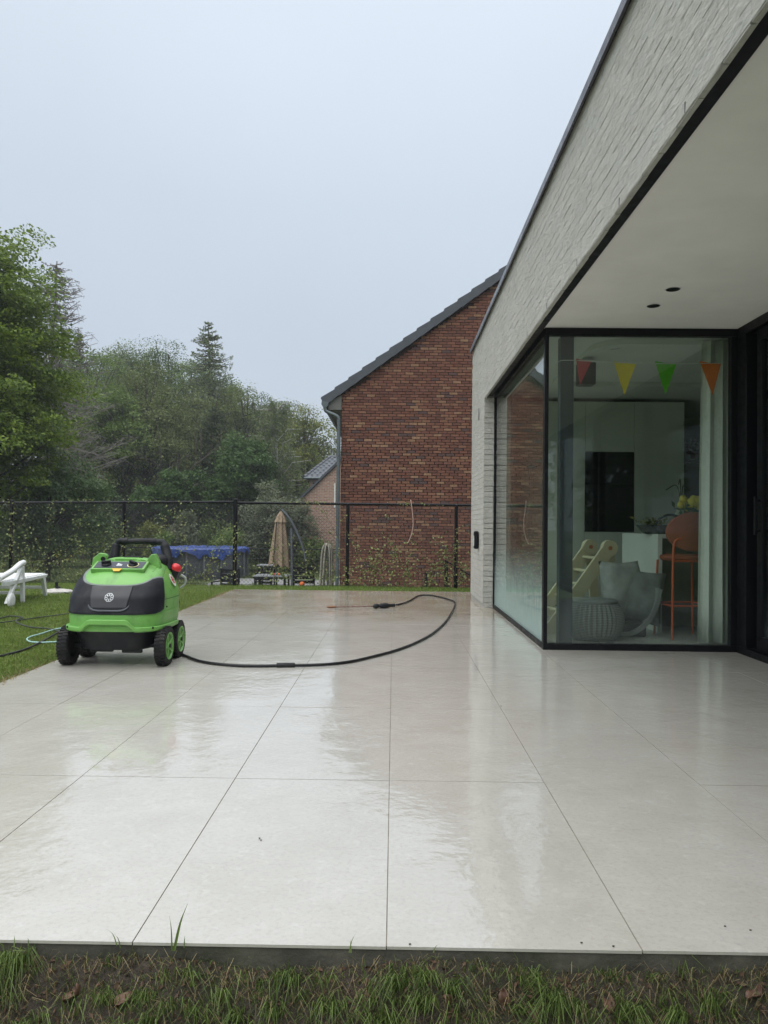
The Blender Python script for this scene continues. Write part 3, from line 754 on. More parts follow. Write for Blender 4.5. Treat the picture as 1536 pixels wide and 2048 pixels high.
tag(rest.build('bricks', RB_J, rh, fixn=False), kind='stuff')
# roof: plane behind, verge tiles, soffit box, gutter, downpipe
RT = mat('anthracite roof tile', (.055, .062, .072), .45, .12, 6, .1, 60)
dirv = Vector((1, 0, slope)).normalized(); nrm = Vector((-dirv.z, 0, dirv.x))
ev = ony(643, 797, RY - .1); start = Vector((ev.x + .06, -.12, zline(ev.x + .06) - GZ))
LL = (Vector((xr, 0, zline(xr) - GZ)) - Vector((start.x, 0, start.z))).length
a = Vector((start.x, -.02, start.z)); bq = Vector((xr, -.02, zline(xr) - GZ))
MB().prism([a, bq, bq + nrm * .10, a + nrm * .10], (0, 9.1, 0)).build('roof', RT, rh)
a2 = Vector((2 * xr - start.x, -.02, start.z)); MB().prism([bq, a2, a2 + Vector((.05, 0, .1)), bq + nrm * .10], (0, 9.1, 0)).build('roof', RT, rh)
ntile = 17; vt = MB(); Lt = LL / ntile
Mx = Matrix(((dirv.x, 0, nrm.x), (0, 1, 0), (dirv.z, 0, nrm.z))).to_4x4()
vt.prism([(0, 0, -.06), (Lt * 1.03, 0, -.045), (Lt * 1.03, 0, .115), (.03, 0, .15), (0, 0, .13)], (0, .1, 0), Mx)
vt.prism([(0, .1, .10), (Lt * 1.03, .1, .085), (Lt * 1.03, .1, .115), (.03, .1, .15), (0, .1, .13)], (0, .22, 0), Mx)
vtm = vt.mesh('verge_tile', RT)
for i in range(ntile): inst('verge_tile', vtm, rh, (start.x + dirv.x * Lt * i, start.y - .001 * (i % 2), start.z + dirv.z * Lt * i + .01))
sfm = mat('taupe soffit board', (.12, .12, .105), .7, .1)
zs = ony(660, 820, RY).z - GZ
MB().prism([(start.x + .10, -.05, zs), (cx0 + .0, -.05, zs), (cx0 + .0, -.05, ztop(cx0) - GZ + .0), (start.x + .10, -.05, start.z + .03)], (0, 9.05, 0)).build('eave_box', sfm, rh)
gt = MB()
gs = [(-.10, .08), (-.11, 0), (-.075, -.06), (0, -.075), (.05, -.02), (.05, .05)]
gt.prism([(start.x + .05 + q[0], -.14, start.z - .02 + q[1]) for q in gs], (0, 9.2, 0)); gt.build('gutter', ZINC, rh)
dp = ony(677, 900, RY - .12)
gxm = start.x + .02
MB().tube(crom([(gxm, -.09, start.z - .05), (gxm + .03, -.09, start.z - .17), (dp.x - .10, -.10, start.z - .26), (dp.x - .01, -.1, start.z - .33), (dp.x, -.1, start.z - .5)], 6) + [Vector((dp.x, -.1, 0))], .042, 12).build('downpipe', ZINC, rh, True)
for zz_ in (start.z - 1.2, start.z - 2.6, start.z - 4.0): MB().lathe([(.048, -.015), (.048, .015)], (dp.x, -.1, zz_), 12).build('pipe_bracket', ZINC, rh)

# ================================================================== FAR HOUSE
FY = 37.0
fh = empty('far_house', (ony(650, 1000, FY).x, FY, GZ), 0, 'pinkish brick house with grey pantiled roof peeping out behind the downpipe', 'house')
FO = Vector((ony(650, 1000, FY).x, FY, GZ))
def z8(x, y, Y=FY): return ony(600 + x / 10.24, 860 + y / 10.24, Y) - FO
def mat_farbrick():
    m = newmat('pinkish far brick'); g = N(m); ge = g.n('ShaderNodeNewGeometry').outputs['Position']
    mp = g.n('ShaderNodeMapping'); mp.inputs['Rotation'].default_value = (math.radians(90), 0, 0); g.l(ge, mp.inputs[0])
    br = g.n('ShaderNodeTexBrick'); g.l(mp.outputs[0], br.inputs[0]); br.inputs['Scale'].default_value = 1.; br.inputs['Brick Width'].default_value = .24; br.inputs['Row Height'].default_value = .075; br.inputs['Mortar Size'].default_value = .012
    br.inputs['Color1'].default_value = (.36, .20, .14, 1); br.inputs['Color2'].default_value = (.22, .12, .085, 1); br.inputs['Mortar'].default_value = (.42, .36, .30, 1); br.inputs['Bias'].default_value = -.2
    c = g.mix(g.ramp(g.noise(ge, 9, 4), [(.4, 0), (.7, .4)]), br.outputs[0], (.13, .08, .065))
    p = g.prin(c, .9); g.l(g.bump(br.outputs['Fac'], -.5, .01), p.inputs['Normal']); g.out(p.outputs[0]); return m
FB = mat_farbrick()
p1, p2 = z8(240, 1215), z8(800, 680)
MB().prism([(p1.x - .9, 0, 0), (p2.x + 5, 0, 0), (p2.x + 5, 0, p2.z + 2.0), (p2.x + 2.0, 0, p2.z + 2.0), (p2.x, 0, p2.z), (p1.x, 0, p1.z), (p1.x - .9, 0, p1.z - .9)], (0, 5, 0)).build('wall', FB, fh)
q1, q2 = p1 - Vector((.9, 0, .86)), p2 + Vector((2, 0, 2.0)); dq = (q2 - q1); nq = Vector((-dq.z, 0, dq.x)).normalized() * .10
MB().prism([q1 + Vector((0, -.12, 0)), q2 + Vector((0, -.12, 0)), q2 + nq + Vector((0, -.12, 0)), q1 + nq + Vector((0, -.12, 0))], (0, 5.2, 0)).build('verge_board', RT, fh)
MB().box(z8(715, 0).x, z8(740, 0).x, -.05, .0, z8(0, 1580).z, z8(0, 1085).z).build('window', mat('white window frame', (.65, .65, .6), .5), fh)
# rear wing with tiled roof
g0, g1 = z8(95, 1000, FY + 5.3), z8(700, 600, FY + 8.0)
MB().box(g0.x + .3, g0.x + 9, 5.3, 9, 0, g0.z - .05).build('rear_wall', FB, fh)
MB().tube([(g0.x, 5.0, g0.z + .03), (g0.x + 9, 5.0, g0.z + .03)], .07, 8).build('gutter', ZINC, fh)
hp = z8(620, 575, FY + 8.0)
MB().add([(g0.x, 5.02, g0.z), (g0.x + 9, 5.02, g0.z), (g0.x + 9, 8, hp.z), (hp.x, 8, hp.z), (g0.x, 11, g0.z), (g0.x + 9, 11, g0.z)], [(0, 1, 2, 3), (0, 3, 4), (3, 2, 5, 4), (0, 4, 5, 1), (1, 5, 2)]).build('roof', RT, fh)
nr, up = 9, Vector((0, 2.98 / 9, (hp.z - g0.z) / 9))
pt = MB().prism([(-.15, 0, 0), (-.06, 0, .045), (.05, 0, .045), (.15, 0, 0), (.15, 0, .03), (.05, 0, .08), (-.06, 0, .08), (-.15, 0, .03)], (0, up.y * 1.05, up.z * 1.05)).mesh('roof_tile', RT)
for r_ in range(nr):
    xs0 = g0.x + (hp.x - g0.x) * r_ / nr + .25
    k = 0
    while xs0 + k * .3 < g0.x + 5.2:
        inst('roof_tile', pt, fh, (xs0 + k * .3, 5.0 + up.y * r_, g0.z + up.z * r_ + .02)); k += 1
hpv = Vector((hp.x - g0.x, 2.98, hp.z - g0.z)); nh = 9
for i in range(nh):
    a = Vector((g0.x, 5.02, g0.z + .06)) + hpv * (i / nh); MB().tube([a, a + hpv / nh * 1.08], [.13, .10], 8).build('hip_tile', RT, fh)
MB().tube([(hp.x, 8, hp.z + .05), (g0.x + 9, 8, hp.z + .05)], .12, 8).build('ridge_tiles', RT, fh)
MB().box(z8(270, 0, FY + 5.2).x, z8(345, 0, FY + 5.2).x, 5.22, 5.31, z8(0, 1160, FY + 5.2).z, z8(0, 1075, FY + 5.2).z).build('window', BLK, fh)

# ================================================================== FENCE WITH IVY
FNY = 13.0
fe = empty('chain_link_fence', (0, FNY, 0), 0, 'black chain link fence with round posts and a top rail, overgrown with thin ivy', 'fence')
zf = ony(700, 1008, FNY).z
px_ = [22, 247, 470, 695, 912]; fx = [ony(p, 1090, FNY).x for p in px_]; sp_ = (fx[-1] - fx[0]) / 4
fx = [fx[0] - 2 * sp_, fx[0] - sp_] + fx + [fx[-1] + sp_]
for i, x in enumerate(fx):
    h = ony(470, 1000, FNY).z if i == 4 else zf - .01
    r_ = .036 if i == 4 else .029
    MB().tube([(x, 0, -.25), (x, 0, h)], r_, 14).lathe([(r_ + .004, h), (r_ + .003, h + .012), (r_ * .5, h + .024), (.002, h + .026)], (x, 0, 0), 14).build('post', BLK, fe, True)
MB().tube([(fx[0], 0, ony(0, 1011, FNY).z), (fx[4], 0, ony(470, 1004, FNY).z), (fx[4] + .01, 0, zf), (fx[-1], 0, zf)], .021, 12).build('top_rail', BLK, fe, True)
MB().tube([(fx[0], -.03, -.01), (fx[-1], -.03, -.01)], .003, 5).build('tension_wire', BLK, fe)
WIRE = mat('black coated wire', (.014, .016, .017), .5)
for i in range(len(fx) - 1):
    xa, xb, za, zb = fx[i] + .03, fx[i + 1] - .03, -.04, zf - .03
    w_ = MB(); stp = .068; H = zb - za
    for s_ in (1, -1):
        k = -int(H / stp) - 1
        while xa + k * stp < xb + H:
            x0 = xa + k * stp if s_ == 1 else xa + k * stp + 0
            # line x = x0 + s*(z-za)
            if s_ == 1: t0 = max(0, xa - x0); t1 = min(H, xb - x0)
            else:
                x0 = xa + (k + int(H / stp) + 1) * stp; t0 = max(0, x0 - xb); t1 = min(H, x0 - xa)
            if t1 - t0 > .02: w_.tube([(x0 + s_ * t0, -.031 + .002 * s_, za + t0), (x0 + s_ * t1, -.031 + .002 * s_, za + t1)], .0017, 3, False)
            k += 1
            if s_ == -1 and xa + (k + int(H / stp) + 1) * stp > xb + H: break
    w_.build('wire_mesh', WIRE, fe, fixn=False)
IVL = mat_leaf('ivy leaf', (.06, .085, .025), (.28, .31, .12), .45, .2, 3)
IVS = mat('ivy stem', (.10, .075, .045), .8, .2)
dens = [1.0, 1.0, 1.1, .9, .9, 2.6, 1.6]
pos = ['leftmost, beyond the picture edge', 'in the first bay behind the white lounger', 'in the bay behind the green pressure washer', 'in the bay in front of the blue-covered pool', 'in the bay in front of the closed parasol', 'thick in the bay before the red brick wall', 'in the last bay next to the greige pier']
for i in range(len(fx) - 1):
    xa, xb = fx[i], fx[i + 1]
    iv = empty('climbing_ivy', ((xa + xb) / 2, FNY, 0), 0, 'thin ivy climbing the black fence ' + pos[i], 'ivy', 'ivy on the chain link fence')
    stm = MB(); LP = []
    for s_ in range(int(11 * dens[i] ** .5)):
        x = random.uniform(-sp_ / 2, sp_ / 2); z = 0; hmax = random.uniform(.35, 1.35) if random.random() < .6 else random.uniform(.2, .7)
        if i == 5: hmax = random.uniform(.25, 1.25) if random.random() < .35 else random.uniform(.25, .8)
        pts = [(x, -.035, -.04)]; dx = random.uniform(-.25, .25)
        while z < hmax:
            z += random.uniform(.05, .1); dx = max(-1, min(1, dx + random.uniform(-.45, .45))); x += dx * .06
            x = max(-sp_ / 2, min(sp_ / 2, x)); pts.append((x, -.035 + random.uniform(-.015, .01), z))
            for q in range(np.random.RandomState(len(LP) + i).poisson(3.2)): LP.append((x + random.gauss(0, .035), -.05 + random.gauss(0, .02), z + random.gauss(0, .035)))
            if random.random() < .25:
                a = pts[-1]; b_ = (a[0] + random.uniform(-.22, .22), -.04, a[2] + random.uniform(-.05, .18)); stm.tube([a, b_], .0016, 3, False)
                for q in range(6): t = random.random(); LP.append((a[0] + (b_[0] - a[0]) * t + random.gauss(0, .02), -.05, a[2] + (b_[2] - a[2]) * t + random.gauss(0, .02)))
        stm.tube(pts, .0026, 4, False)
    # low thicket
    for q in range(int(160 * dens[i])): LP.append((random.uniform(-sp_ / 2, sp_ / 2), -.05 + random.gauss(0, .03), abs(random.gauss(0, .33 if i == 5 else .2))))
    # stray shoots on the rail
    cxr = random.uniform(-.6, .6)
    for q in range(26): LP.append((cxr + random.gauss(0, .22), -.02, zf + random.gauss(.012, .014)))
    if i in (1, 2, 3):
        for q in range(int(190)): LP.append((random.uniform(-sp_ / 2, sp_ / 2), -.05 + random.gauss(0, .02), random.uniform(.1, zf)))
    stm.build('stems', IVS, iv, fixn=False)
    P = np.array(LP); nrmv = unit(rs.normal(size=P.shape) * .7 + np.array([0, -.8, .5])); Vv_, Ff = leaf_arrays(P, nrmv, .036, .8); tag(npmesh('leaves', Vv_, Ff, IVL, iv), kind='stuff')
a, b_ = ony(822, 1003, FNY - .06), ony(816, 1086, FNY - .06)
tag(MB().tube(crom([a + Vector((0, .1, 0)), a, ony(826, 1040, FNY - .06), ony(824, 1065, FNY - .06), b_], 6), .008, 6).build('dangling_cord', mat('pale pink cord', (.40, .27, .22), .7)), 'pale cord hanging from the fence rail before the brick wall', 'cord')
# dark gate leaning between fence and wall
gt_ = empty('garden_gate', (ony(880, 1150, 15.2).x, 15.2, GZ), 0, 'low dark mesh gate half hidden by ivy in front of the brick wall', 'gate')
for (pxx, pyt) in ((852, 1145), (892, 1120)):
    p = ony(pxx, pyt, 15.2); MB().box(p.x - gt_.location.x - .03, p.x - gt_.location.x + .03, -.03, .03, 0, p.z - GZ).build('post', BLK, gt_, bevel=.004)
gw = MB(); x0_, x1_ = ony(892, 1120, 15.2).x - gt_.location.x, ony(912, 1130, 15.2).x - gt_.location.x + .3
zt1, zt2 = ony(892, 1120, 15.2).z - GZ, ony(912, 1131, 15.2).z - GZ
gw.tube([(x0_, 0, zt1 - .02), (x1_, 0, zt2 - .2)], .014, 6); gw.build('rail', BLK, gt_)
gm = MB()
for k in range(14): t = k / 13; xx = x0_ + (x1_ - x0_) * t; gm.tube([(xx, 0, .05), (xx, 0, zt1 - .04 - (zt1 - zt2 + .18) * t)], .005, 4, False)
for k in range(16): gm.tube([(x0_, 0, .05 + k * .09), (x1_, 0, .05 + k * .09)], .004, 4, False) if .05 + k * .09 < zt2 - .2 else None
gm.build('mesh_panel', WIRE, gt_, fixn=False)

# ================================================================== NEIGHBOUR'S GARDEN
tag(MB().prism([(-6.2, 19, GZ + .012), (1.0, 19, GZ + .012), (1.0, 29.5, GZ + .012), (-6.9, 31.5, GZ + .012)], (0, 0, .012)).build('patio', mat('grey patio paving', (.20, .20, .19), .6, .15, 2, .2)), kind='structure')
# low fence at the end of the garden
LFY = 34.0
lf_ = empty('low_fence', (0, LFY, GZ), 0, 'low dark wire fence running across the far end of the neighbouring lawn', 'fence')
zl = ony(200, 1094, LFY).z - GZ
MB().tube([(-26, 0, zl), (4, 0, zl)], .022, 8).build('rail', BLK, lf_, True)
for x in [ony(p, 1100, LFY).x for p in (-60, 66, 184, 310, 430, 520, 610, 700)]: MB().tube([(x, 0, 0), (x, 0, zl)], .025, 8).build('post', BLK, lf_, True)
lw_ = MB()
for k in range(150): lw_.tube([(-26 + k * .2, 0, 0), (-26 + k * .2, 0, zl)], .003, 3, False)
for k in range(6): lw_.tube([(-26, 0, .1 + k * .2), (4, 0, .1 + k * .2)], .003, 3, False)
lw_.build('wire_mesh', WIRE, lf_, fixn=False)
# pool
PY = 30.0
pl = ony(314, 1140, PY + 2.2); pr = ony(490, 1140, PY + 2.2); prx = (pr.x - pl.x) / 2; pcx = (pr.x + pl.x) / 2; ptz = ony(400, 1102, PY).z
po = empty('swimming_pool', (pcx, PY + 2.2, GZ), 0, 'round dark-walled above-ground pool under a blue tarpaulin', 'pool')
hP = ptz - GZ
vs = []; fs = []; n = 72
PW = mat('dark grey pool wall', (.055, .06, .068), .5, .12, 5)
for (rr, h) in ((1, 0), (1.01, .2), (1.02, .5), (1.01, .8), (1, hP)):
    for k in range(n): a = 2 * PI * k / n; w_ = prx * rr * (1 + .006 * math.cos(18 * a)); vs.append((w_ * math.cos(a), 2.2 * rr * math.sin(a), h))
for i in range(4):
    for k in range(n): fs.append((i * n + k, i * n + (k + 1) % n, (i + 1) * n + (k + 1) % n, (i + 1) * n + k))
MB().add(vs, fs).build('wall', PW, po, True)
for k in range(18): a = 2 * PI * (k + .5) / 18; MB().tube([(prx * 1.04 * math.cos(a), 2.29 * math.sin(a), 0), (prx * 1.02 * math.cos(a), 2.25 * math.sin(a), hP)], .035, 8).build('support_post', mat('steel grey tube', (.13, .14, .15), .4), po, True)
vs = []; fs = []; rr_ = random.Random(4); rings = [(0, .02), (.5, .03), (.9, .06), (1.02, .09), (1.055, .06), (1.065, -.07), (1.07, -.16)]; n = 96
dro = [max(.15, .9 + .5 * math.sin(k * .31 + 1) + .4 * math.sin(k * .77) + .5 * math.sin(k * 1.9 + 2) * rr_.uniform(.3, 1) + (1.3 if 80 <= k <= 83 else 0)) for k in range(n)]
for i, (r_, h) in enumerate(rings):
    for k in range(n):
        a = 2 * PI * k / n; hh = h if h > 0 else h * dro[k] * (1.5 if math.cos(a) < .45 else .7)
        vs.append((prx * r_ * math.cos(a) + rr_.uniform(-.02, .02) * (r_ > .8), 2.2 * r_ * math.sin(a), hP + hh + rr_.uniform(-.02, .02) * (r_ > .3)))
for i in range(len(rings) - 1):
    for k in range(n): fs.append((i * n + k, i * n + (k + 1) % n, (i + 1) * n + (k + 1) % n, (i + 1) * n + k))
tp = MB().add(vs, fs).build('tarpaulin', mat('blue tarpaulin', (.020, .050, .21), .35, .25, 6, .5, 12)); tp.location = po.location
tag(tp, 'crumpled blue tarpaulin stretched over the round pool with its edge hanging down', 'tarpaulin')
# parasol
AY = 23.0
def pa(x, y, Y=AY): return ony(x, y, Y)
base = pa(585, 1172); base = Vector((base.x, AY, GZ))
par = empty('cantilever_parasol', base, 0, 'closed beige cantilever parasol hanging from a curved grey mast', 'parasol')
GM = mat('grey aluminium mast', (.16, .18, .20), .4, .1, metal=.5)
L = lambda v: Vector((v.x - base.x, v.y - base.y, v.z - base.z))
MB().tube([(0, 0, .05), L(pa(583, 1057))], .045, 12).build('mast', GM, par, True)
MB().tube(crom([L(pa(612, 1122)), L(pa(606, 1095)), L(pa(594, 1065)), L(pa(580, 1038)), L(pa(563, 1019))], 6), .035, 10).build('arm', GM, par, True)
cc = pa(560, 1020); cl_ = L(cc); zb_ = L(pa(560, 1127)).z; n = 16; vs = []; fs = []
prof = [(.02, cl_.z - .03), (.10, cl_.z - .16), (.17, cl_.z - .36), (.14, cl_.z - .40), (.20, cl_.z - .8), (.25, cl_.z - 1.2), (.29, zb_)]
for i, (r_, h) in enumerate(prof):
    for k in range(n): a = 2 * PI * k / n; q = r_ * (1.12 if k % 2 else .86); vs.append((cl_.x + .03 - .006 * i + q * math.cos(a), q * math.sin(a), h - (0 if i < 6 else (.1 * (k % 2) + .04 * math.cos(a)))))
for i in range(len(prof) - 1):
    for k in range(n): fs.append((i * n + k, i * n + (k + 1) % n, (i + 1) * n + (k + 1) % n, (i + 1) * n + k))
MB().add(vs, fs).build('canopy', mat('beige canvas', (.30, .225, .15), .85, .12, 5), par)
MB().tube([(cl_.x - .05, -.30, cl_.z - .35), (cl_.x - .13, -.34, zb_ + .05)], .018, 6).build('strap', mat('brown strap', (.05, .035, .025), .8), par)
MB().box(-.35, .35, -.35, .35, 0, .06).build('base_plate', BLKP, par, bevel=.01)
# tables and chairs, slatted dark metal
def gtable(px0, px1, pyt, Y, label, m, depth=.8):
    a, b_ = ony(px0, pyt, Y), ony(px1, pyt, Y); w_ = b_.x - a.x; h = a.z - GZ
    t_ = empty('garden_table', ((a.x + b_.x) / 2, Y, GZ), 0, label, 'garden table')
    ns = max(5, int(depth / .12))
    for k in range(ns): MB().box(-w_ / 2, w_ / 2, k * depth / ns + .006, (k + 1) * depth / ns - .006, h - .03, h).build('slat', m, t_)
    MB().box(-w_ / 2 + .01, w_ / 2 - .01, .005, depth - .005, h - .07, h - .032).build('apron', BLK, t_)
    for x in (-w_ / 2 + .08, w_ / 2 - .08):
        for y in (.05, depth - .05): MB().box(x - .025, x + .025, y - .025, y + .025, 0, h - .07).build('leg', BLK, t_)
    return t_, h
SLM = mat('grey slat', (.22, .23, .24), .4, .1)
t1, h1 = gtable(505, 575, 1151.5, 21.0, 'long low slatted grey table with coloured balls on it beside the parasol', SLM, .9)
t2, h2 = gtable(513, 548, 1130, 24.6, 'higher grey-topped table behind the slatted one, under the parasol', SLM, .7)
for (pxx, col, nm) in ((543, (.25, .5, .06), 'lime green'), (548, (.5, .04, .04), 'red'), (553, (.03, .2, .35), 'blue'), (558, (.62, .14, .03), 'orange')):
    p = ony(pxx, 1146, 21.2); tag(MB().ball((p.x, 21.2, GZ + h1 + .034), .034, 12).build('ball', mat(nm + ' plastic', col, .4), smooth=True), 'small %s ball lying on the slatted table' % nm, 'ball', 'coloured balls on the slatted table')
def gchair(px, pyt, Y, rz, label, wd=.55, m=None):
    a = ony(px, pyt, Y); c_ = empty('garden_chair', (a.x, Y, GZ), rz, label, 'garden chair'); m = m or BLK; h = a.z - GZ; s_ = h * .48
    for k in range(4): MB().box(-wd / 2, wd / 2, -.25 + k * .12, -.15 + k * .12, s_ - .03, s_).build('seat_slat', m, c_)
    for k in range(4): MB().box(-wd / 2, wd / 2, .24, .265, s_ + .06 + k * (h - s_) / 4.4, s_ + .06 + (k + .75) * (h - s_) / 4.4).build('back_slat', m, c_)
    for x in (-wd / 2, wd / 2):
        MB().box(x - .02, x + .02, -.27, -.23, 0, s_ + .2).build('leg', m, c_); MB().box(x - .02, x + .02, .235, .275, 0, h).build('leg', m, c_)
        MB().box(x - .03, x + .03, -.28, .27, s_ + .2, s_ + .225).build('armrest', m, c_)
    return c_, s_
c1, s1 = gchair(608, 1134, 21.5, math.radians(8), 'black slatted garden chair with an orange ball on its seat')
p = ony(604, 1161, 21.3); tag(MB().ball((p.x, 21.3, GZ + s1 + .075), .075, 14).build('ball', mat('orange rubber', (.65, .14, .02), .45), smooth=True), 'large orange ball resting on the black garden chair', 'ball')
gchair(451, 1138, 20.0, math.radians(-15), 'dark garden chair standing alone in front of the covered pool', .5)
gchair(532, 1142, 23.2, math.radians(170), 'dark chair between the two grey tables', .5)
# rope bundle on a post
rp_ = empty('rope_bundle', (ony(652, 1165, 20).x, 20, GZ), 0, 'tall bundle of weathered pale rope hung over a post beside the downpipe', 'rope')
MB().box(.02, .10, -.04, .04, 0, ony(652, 1100, 20).z - GZ).build('post', mat('grey weathered wood', (.14, .14, .13), .9), rp_)
tz = ony(657, 1087, 20).z - GZ
RP = mat('weathered rope', (.36, .34, .28), .9, .2, 20)
for k in range(13):
    a = random.uniform(-.11, .02); b_ = random.uniform(.08, .17); zb_ = random.uniform(.15, .7); dy = random.uniform(-.12, .1)
    MB().tube(crom([(a - .06, dy, zb_), (a - .04, dy, tz * .6), (a, dy, tz - .15), ((a + b_) / 2, dy * .5, tz - random.uniform(0, .05)), (b_, dy, tz - .2), (b_ + .02, dy, zb_ + .2)], 5), .016, 6).build('strand', RP, rp_, True)
P = rs.normal(size=(120, 3)) * (.10, .06, .3) + (.03, -.12, .8); Vv_, Ff = leaf_arrays(P, unit(rs.normal(size=(120, 3))), .05, .7); tag(npmesh('ivy_leaves', Vv_, Ff, IVL, rp_), kind='stuff')
# yellow shrubs and a dark mound
YF = mat_leaf('yellow blossom', (.34, .28, .01), (.75, .66, .03), .6, .3, 2)

# ================================================================== TREES
BARK = mat('dark bark', (.055, .048, .038), .95, .3, 6, .6, 14)
BARKG = mat('grey bark', (.13, .12, .105), .95, .3, 6, .5, 14)
BIRCH = mat('pale birch bark', (.42, .41, .37), .85, .25, 10, .2)
def trunk_mb(mb, h, r, lean, rng, nseg=8, top=.9):
    pts = []; x = y = 0
    for i in range(nseg + 1):
        t = i / nseg; pts.append(Vector((x + lean[0] * h * t, y + lean[1] * h * t, h * t * top))); x += rng.uniform(-.02, .02) * h * .5; y += rng.uniform(-.02, .02) * h * .5
    mb.tube(pts, [r * (1.25 if i == 0 else 1) * (1 - .85 * i / nseg) for i in range(nseg + 1)], 8); return pts
def along(pts, t):
    f = t * (len(pts) - 1); i = min(int(f), len(pts) - 2); return pts[i].lerp(pts[i + 1], f - i)
def broadleaf(label, X, Y, h, R, m, seed, nc=220, per=45, ls=.22, cb=.25, flat=.45, bark=BARK, zb=GZ, cs=.55, lim=60, name='broadleaf_tree', cat='tree', group=None, shell=.5, up=.7):
    rng = np.random.RandomState(seed); t_ = empty(name, (X, Y, zb), 0, label, cat, group); mb = MB()
    pts = trunk_mb(mb, h, max(.05, h * .017), (rng.uniform(-.03, .03), 0), rng)
    cz = h * (cb + (1 - cb) * .5); ch_ = h * (1 - cb) * .5
    nl0 = max(9, int(nc / 14)); D = unit(rng.normal(size=(nl0, 3))); D[:, 2] = np.abs(D[:, 2]) * np.where(rng.uniform(size=nl0) < .62, 1, -1)
    Lc = D * rng.uniform(.35, .78, nl0)[:, None] * np.array([R, R, ch_]); Lr = rng.uniform(.24, .44, nl0)
    Lc[:, :2] *= (1 - .30 * np.clip(Lc[:, 2] / ch_, -.1, 1))[:, None]; Lc = np.concatenate([Lc, [[0, 0, ch_ * .68], [0, 0, 0]]]); Lr = np.concatenate([Lr, [.30, .5]]); nl0 += 2
    li = rng.choice(nl0, nc, p=Lr ** 2 / (Lr ** 2).sum()); d2 = unit(rng.normal(size=(nc, 3)) + (0, 0, .35)); rr0 = min(1, (ch_ / R) ** .5 * .9 + .1) if ch_ < R else 1
    Cc = Lc[li] + d2 * (Lr[li] * rng.uniform(.7, 1.05, nc))[:, None] * np.array([R, R, min(R * 1.15, ch_)]); Cc[:, 2] += cz
    Lo = d2
    for i in rng.choice(nc, min(lim, nc), False):
        c = Vector(Cc[i]); t = min(.95, max(.12, (c.z / h) - .18)); s = along(pts, t); mid = s.lerp(c, .5) + Vector((0, 0, -.03 * h * rng.uniform(-.3, 1)))
        mb.tube([s, mid, c], [h * .0055, h * .0032, h * .0012], 4, False)
    mb.build('trunk', bark, t_, fixn=False)
    sz = R * .16 * cs / .55
    idx = np.repeat(np.arange(nc), per); scl = rng.uniform(.6, 1.35, nc)[idx]
    off = unit(rng.normal(size=(nc * per, 3))) * (rng.uniform(0, 1, nc * per) ** .45)[:, None] * 1.75 * np.array([1, 1, flat]) * (sz * scl)[:, None]
    P = Cc[idx] + off; P[:, 2] -= .25 * np.hypot(off[:, 0], off[:, 1])
    nr_ = unit(rng.normal(size=P.shape) * .5 + Lo[idx] * .6 + np.array([0, 0, up]))
    V, Fq = leaf_arrays(P, nr_, ls, .62, rng); npmesh('crown', V, Fq, m, t_); return t_
def conifer(label, X, Y, h, R, m, seed, levels=34, per=9, ls=.16, dens=26, droop=.05, cb=.12, zb=GZ, bark=BARK, name='conifer_tree', group=None, needles=True, rise=.25):
    rng = np.random.RandomState(seed); t_ = empty(name, (X, Y, zb), 0, label, 'tree', group); mb = MB()
    pts = trunk_mb(mb, h, h * .011, (0, 0), rng, 8, 1.0); Ps = []; Ns = []
    for i in range(levels):
        t = cb + (1 - cb) * min(.995, max(0, (i + rng.uniform(-.6, .6)) / levels)) ** .95; L_ = R * (1 - (t - cb) / (1 - cb)) ** .62 * rng.uniform(.7, 1.15) + .15
        for k in range(rng.randint(max(2, per - 3), per + 1)):
            a = rng.uniform(0, 2 * PI); l = L_ * rng.uniform(.55, 1.1); s = along(pts, min(.999, max(.02, t + rng.uniform(-.5, .5) / levels))); d_ = Vector((math.cos(a), math.sin(a), 0))
            e_ = s + d_ * l + Vector((0, 0, l * (rise - droop * 3))); mid = s + d_ * l * .55 + Vector((0, 0, l * (rise * .2 - droop * 3)))
            mb.tube([s, mid, e_], [h * .0028, h * .0016, h * .0007], 3, False)
            if not needles:
                for q in range(13):
                    tt = rng.uniform(.2, 1); b0 = s.lerp(e_, tt); b1 = b0 + Vector((rng.uniform(-.5, .5), rng.uniform(-.5, .5), rng.uniform(-.5, .15))) * l * .3; mb.tube([b0, b1], [h * .0009, h * .0004], 3, False)
            nn = int(dens * l / R) + 3; tt = rng.uniform(.12, 1, nn)[:, None]; sa, me_, ea = np.array(s), np.array(mid), np.array(e_)
            pp = (1 - tt) ** 2 * sa + 2 * tt * (1 - tt) * me_ + tt ** 2 * ea
            wsp = l * .13 * (1.15 - tt); pp = pp + rng.normal(size=pp.shape) * np.array([1, 1, .5]) * wsp; pp[:, 2] -= np.abs(rng.normal(size=nn)) * l * .07
            Ps.append(pp)
    mb.build('trunk', bark, t_, fixn=False)
    if needles:
        P = np.concatenate(Ps); V, Fq = leaf_arrays(P, unit(rng.normal(size=P.shape) * .7 + np.array([0, 0, .7])), ls, .4, rng); npmesh('crown', V, Fq, m, t_)
    return t_
